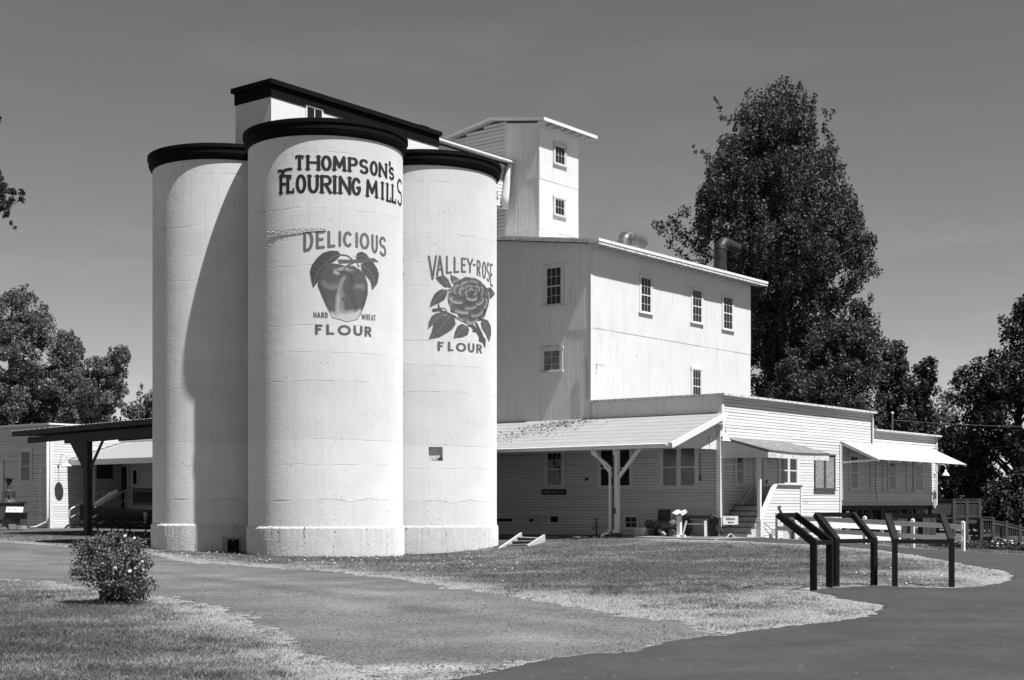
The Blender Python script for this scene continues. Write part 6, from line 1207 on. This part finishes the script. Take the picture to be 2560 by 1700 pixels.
near = np.minimum(np.minimum(np.hypot(u, v), np.hypot(u-4.9, v)), np.hypot(u, v-4.9))-2.55; h = np.where(near < .22, h*2.2, h)
wd = .0045*np.maximum(1, y/21); a = g.uniform(0, 2*np.pi, n); lean = g.uniform(.5, 1.7, n)*h; b = g.uniform(0, 2*np.pi, n)
V = np.zeros((n, 3, 3)); V[:, 0] = np.stack([x-wd*np.cos(a), y-wd*np.sin(a), z-.004], -1); V[:, 1] = np.stack([x+wd*np.cos(a), y+wd*np.sin(a), z-.004], -1); V[:, 2] = np.stack([x+lean*np.cos(b), y+lean*np.sin(b), z+h], -1)
isdry = g.uniform(0, 1, n) < np.clip(dry*1.05, .02, .95); c = np.where(isdry, g.uniform(.17, .33, n), g.uniform(.060, .096, n)*(.75+.5*fbm(x, y, .8, 19)))
me = mesh_np('grass', V.reshape(-1, 3), np.arange(3*n), 3, np.repeat(c, 3)); structure('grass', me, GRASSB, kind='stuff', label='short patchy mown grass with dry pale edges', cat='grass')
def stones(name, n, fn, lab, m, smin_, smax_, seed):
    g = np.random.default_rng(seed); d = 12.5*(42/12.5)**(g.uniform(0, 1, n)**1.1); x = g.uniform(-1, 1, n)*(.38*d+.5); ok = fn(x, d, g); x, y = x[ok], d[ok]; k = len(x); z = H(x, y)+.016
    r = smin_+(smax_-smin_)*g.uniform(0, 1, k)**3; base = np.array([(1,0,0),(-.5,.87,0),(-.5,-.87,0),(.2,.1,.75),(-.2,.15,.6)]); V = base[None]*r[:, None, None]*g.uniform(.55, 1.3, (k, 5, 1)); a = g.uniform(0, 6.28, k); ca, sa2 = np.cos(a)[:, None], np.sin(a)[:, None]
    Vx = V[..., 0]*ca-V[..., 1]*sa2+x[:, None]; Vy = V[..., 0]*sa2+V[..., 1]*ca+y[:, None]; V = np.stack([Vx, Vy, V[..., 2]+z[:, None]], -1)
    t = np.array([0,1,4, 1,2,4, 2,0,3, 0,4,3, 4,2,3]); Fs = (np.arange(k)[:, None]*5+t[None]).ravel(); me = mesh_np(name, V.reshape(-1, 3), Fs, 3); structure(name, me, m, kind='stuff', label=lab, cat='stones')
def fn_g(x, y, g):
    s = sdf_g(x, y); clump = np.clip((fbm(x, y, .5, 51)-.42)*4, .03, 1); edge = np.exp(-np.abs(sdf_a(x, y))/.45); return (s < .7) & (g.uniform(0, 1, len(x)) < np.clip(1-s/.6, .0, 1)) & (sdf_a(x, y) > -.03) & (g.uniform(0, 1, len(x)) < np.clip(clump*.7+edge*.6, 0, 1))
stones('gravel_stones', 62000, fn_g, 'loose dark gravel stones scattered over the road', STONE, .007, .023, 61)
stones('path_grit', 7000, lambda x, y, g: (sdf_a(x, y) < -.1) & (g.uniform(0, 1, len(x)) < .5), 'few pale grit stones on the asphalt path', mat('pale_grit', .12, .9, .6, 40), .004, .019, 62)
g = np.random.default_rng(71); pts = []
for _ in range(4000):
    px, py = g.uniform(380, 2450), g.uniform(1378, 1470); x, y = on_ground(px, py) if len(pts) < 150 else (None, None)
    if x is None: break
    u, v = w2m(x, y)
    if min(float(sdf_g(np.array([x]), np.array([y]))[0]), float(sdf_a(np.array([x]), np.array([y]))[0])) < .15: continue
    if min(math.hypot(u, v), math.hypot(u-4.9, v), math.hypot(u, v-4.9)) < 2.6: continue
    p = .75*math.exp(-abs(py-1405)/14)*(px < 1300)+.5*math.exp(-((px-2200)/110)**2)*(py > 1425)+.04
    if px < 640: p = .9*(py < 1400)
    if g.uniform() < p: pts.append((x, y))
mb = MB()
for i, (x, y) in enumerate(pts): s = g.uniform(.010, .020)*max(1, y/36); mb.rock((x, y, h1(x, y)+.06), s, s, s*.6, i, 5, 3)
me = bpy.data.meshes.new('daisies'); me.from_pydata(mb.v, [], mb.f); structure('daisies', me, FLOWER, kind='stuff', label='tiny white daisies dotted through the lawn', cat='flowers')
# flower bed at the far right
g = np.random.default_rng(77); C = []; Fl = MB()
for k in range(420):
    px, d_k = g.uniform(2330, 2600), g.uniform(50, 54); x = (px-CX)/F*d_k; z = h1(x, d_k); hh = g.uniform(.08, .28)*(0.6+.4*(px > 2420)); 
    for j in range(14): C.append((x+g.normal()*.12, d_k+g.normal()*.12, z+hh*g.uniform(0, 1)))
    if g.uniform() < (.12 if px > 2470 else .03): Fl.rock((x, d_k, z+hh+.03), .05, .05, .025, k, 6, 3)
o0 = at(2460, 1385, 51); T = Thing('flower_bed', 'low leafy flower bed with white daisies at the far right', 'flower bed', (o0[0], 51, h1(o0[0], 51)), frame='w', kind='stuff'); T.obj('foliage', leaves_mesh('foliage', np.array(C)-np.array(T.base), .09, seed=9, up=.2), DK); T.part('flower', Fl, FLOWER)

mb = MB(); a, b = on_ground(2172, 1552), on_ground(2640, 1560); n = 40; rr = random.Random(8)
for k in range(n):
    t0, t1 = k/n, (k+1)/n; w0 = .006+.006*rr.random()
    P0, P1 = [(a[0]*(1-t)+b[0]*t, a[1]*(1-t)+b[1]*t+.05*math.sin(t*9)+.02*math.sin(t*37)) for t in (t0, t1)]
    mb.quad((P0[0], P0[1]-w0, h1(*P0)+.0245), (P1[0], P1[1]-w0, h1(*P1)+.0245), (P1[0], P1[1]+w0, h1(*P1)+.0245), (P0[0], P0[1]+w0, h1(*P0)+.0245))
me = bpy.data.meshes.new('path_seam'); me.from_pydata(mb.v, [], mb.f); structure('path_seam', me, mat('seam_tar', .012, .9, .3, 9), label='thin dark seam across the asphalt path', cat='path')
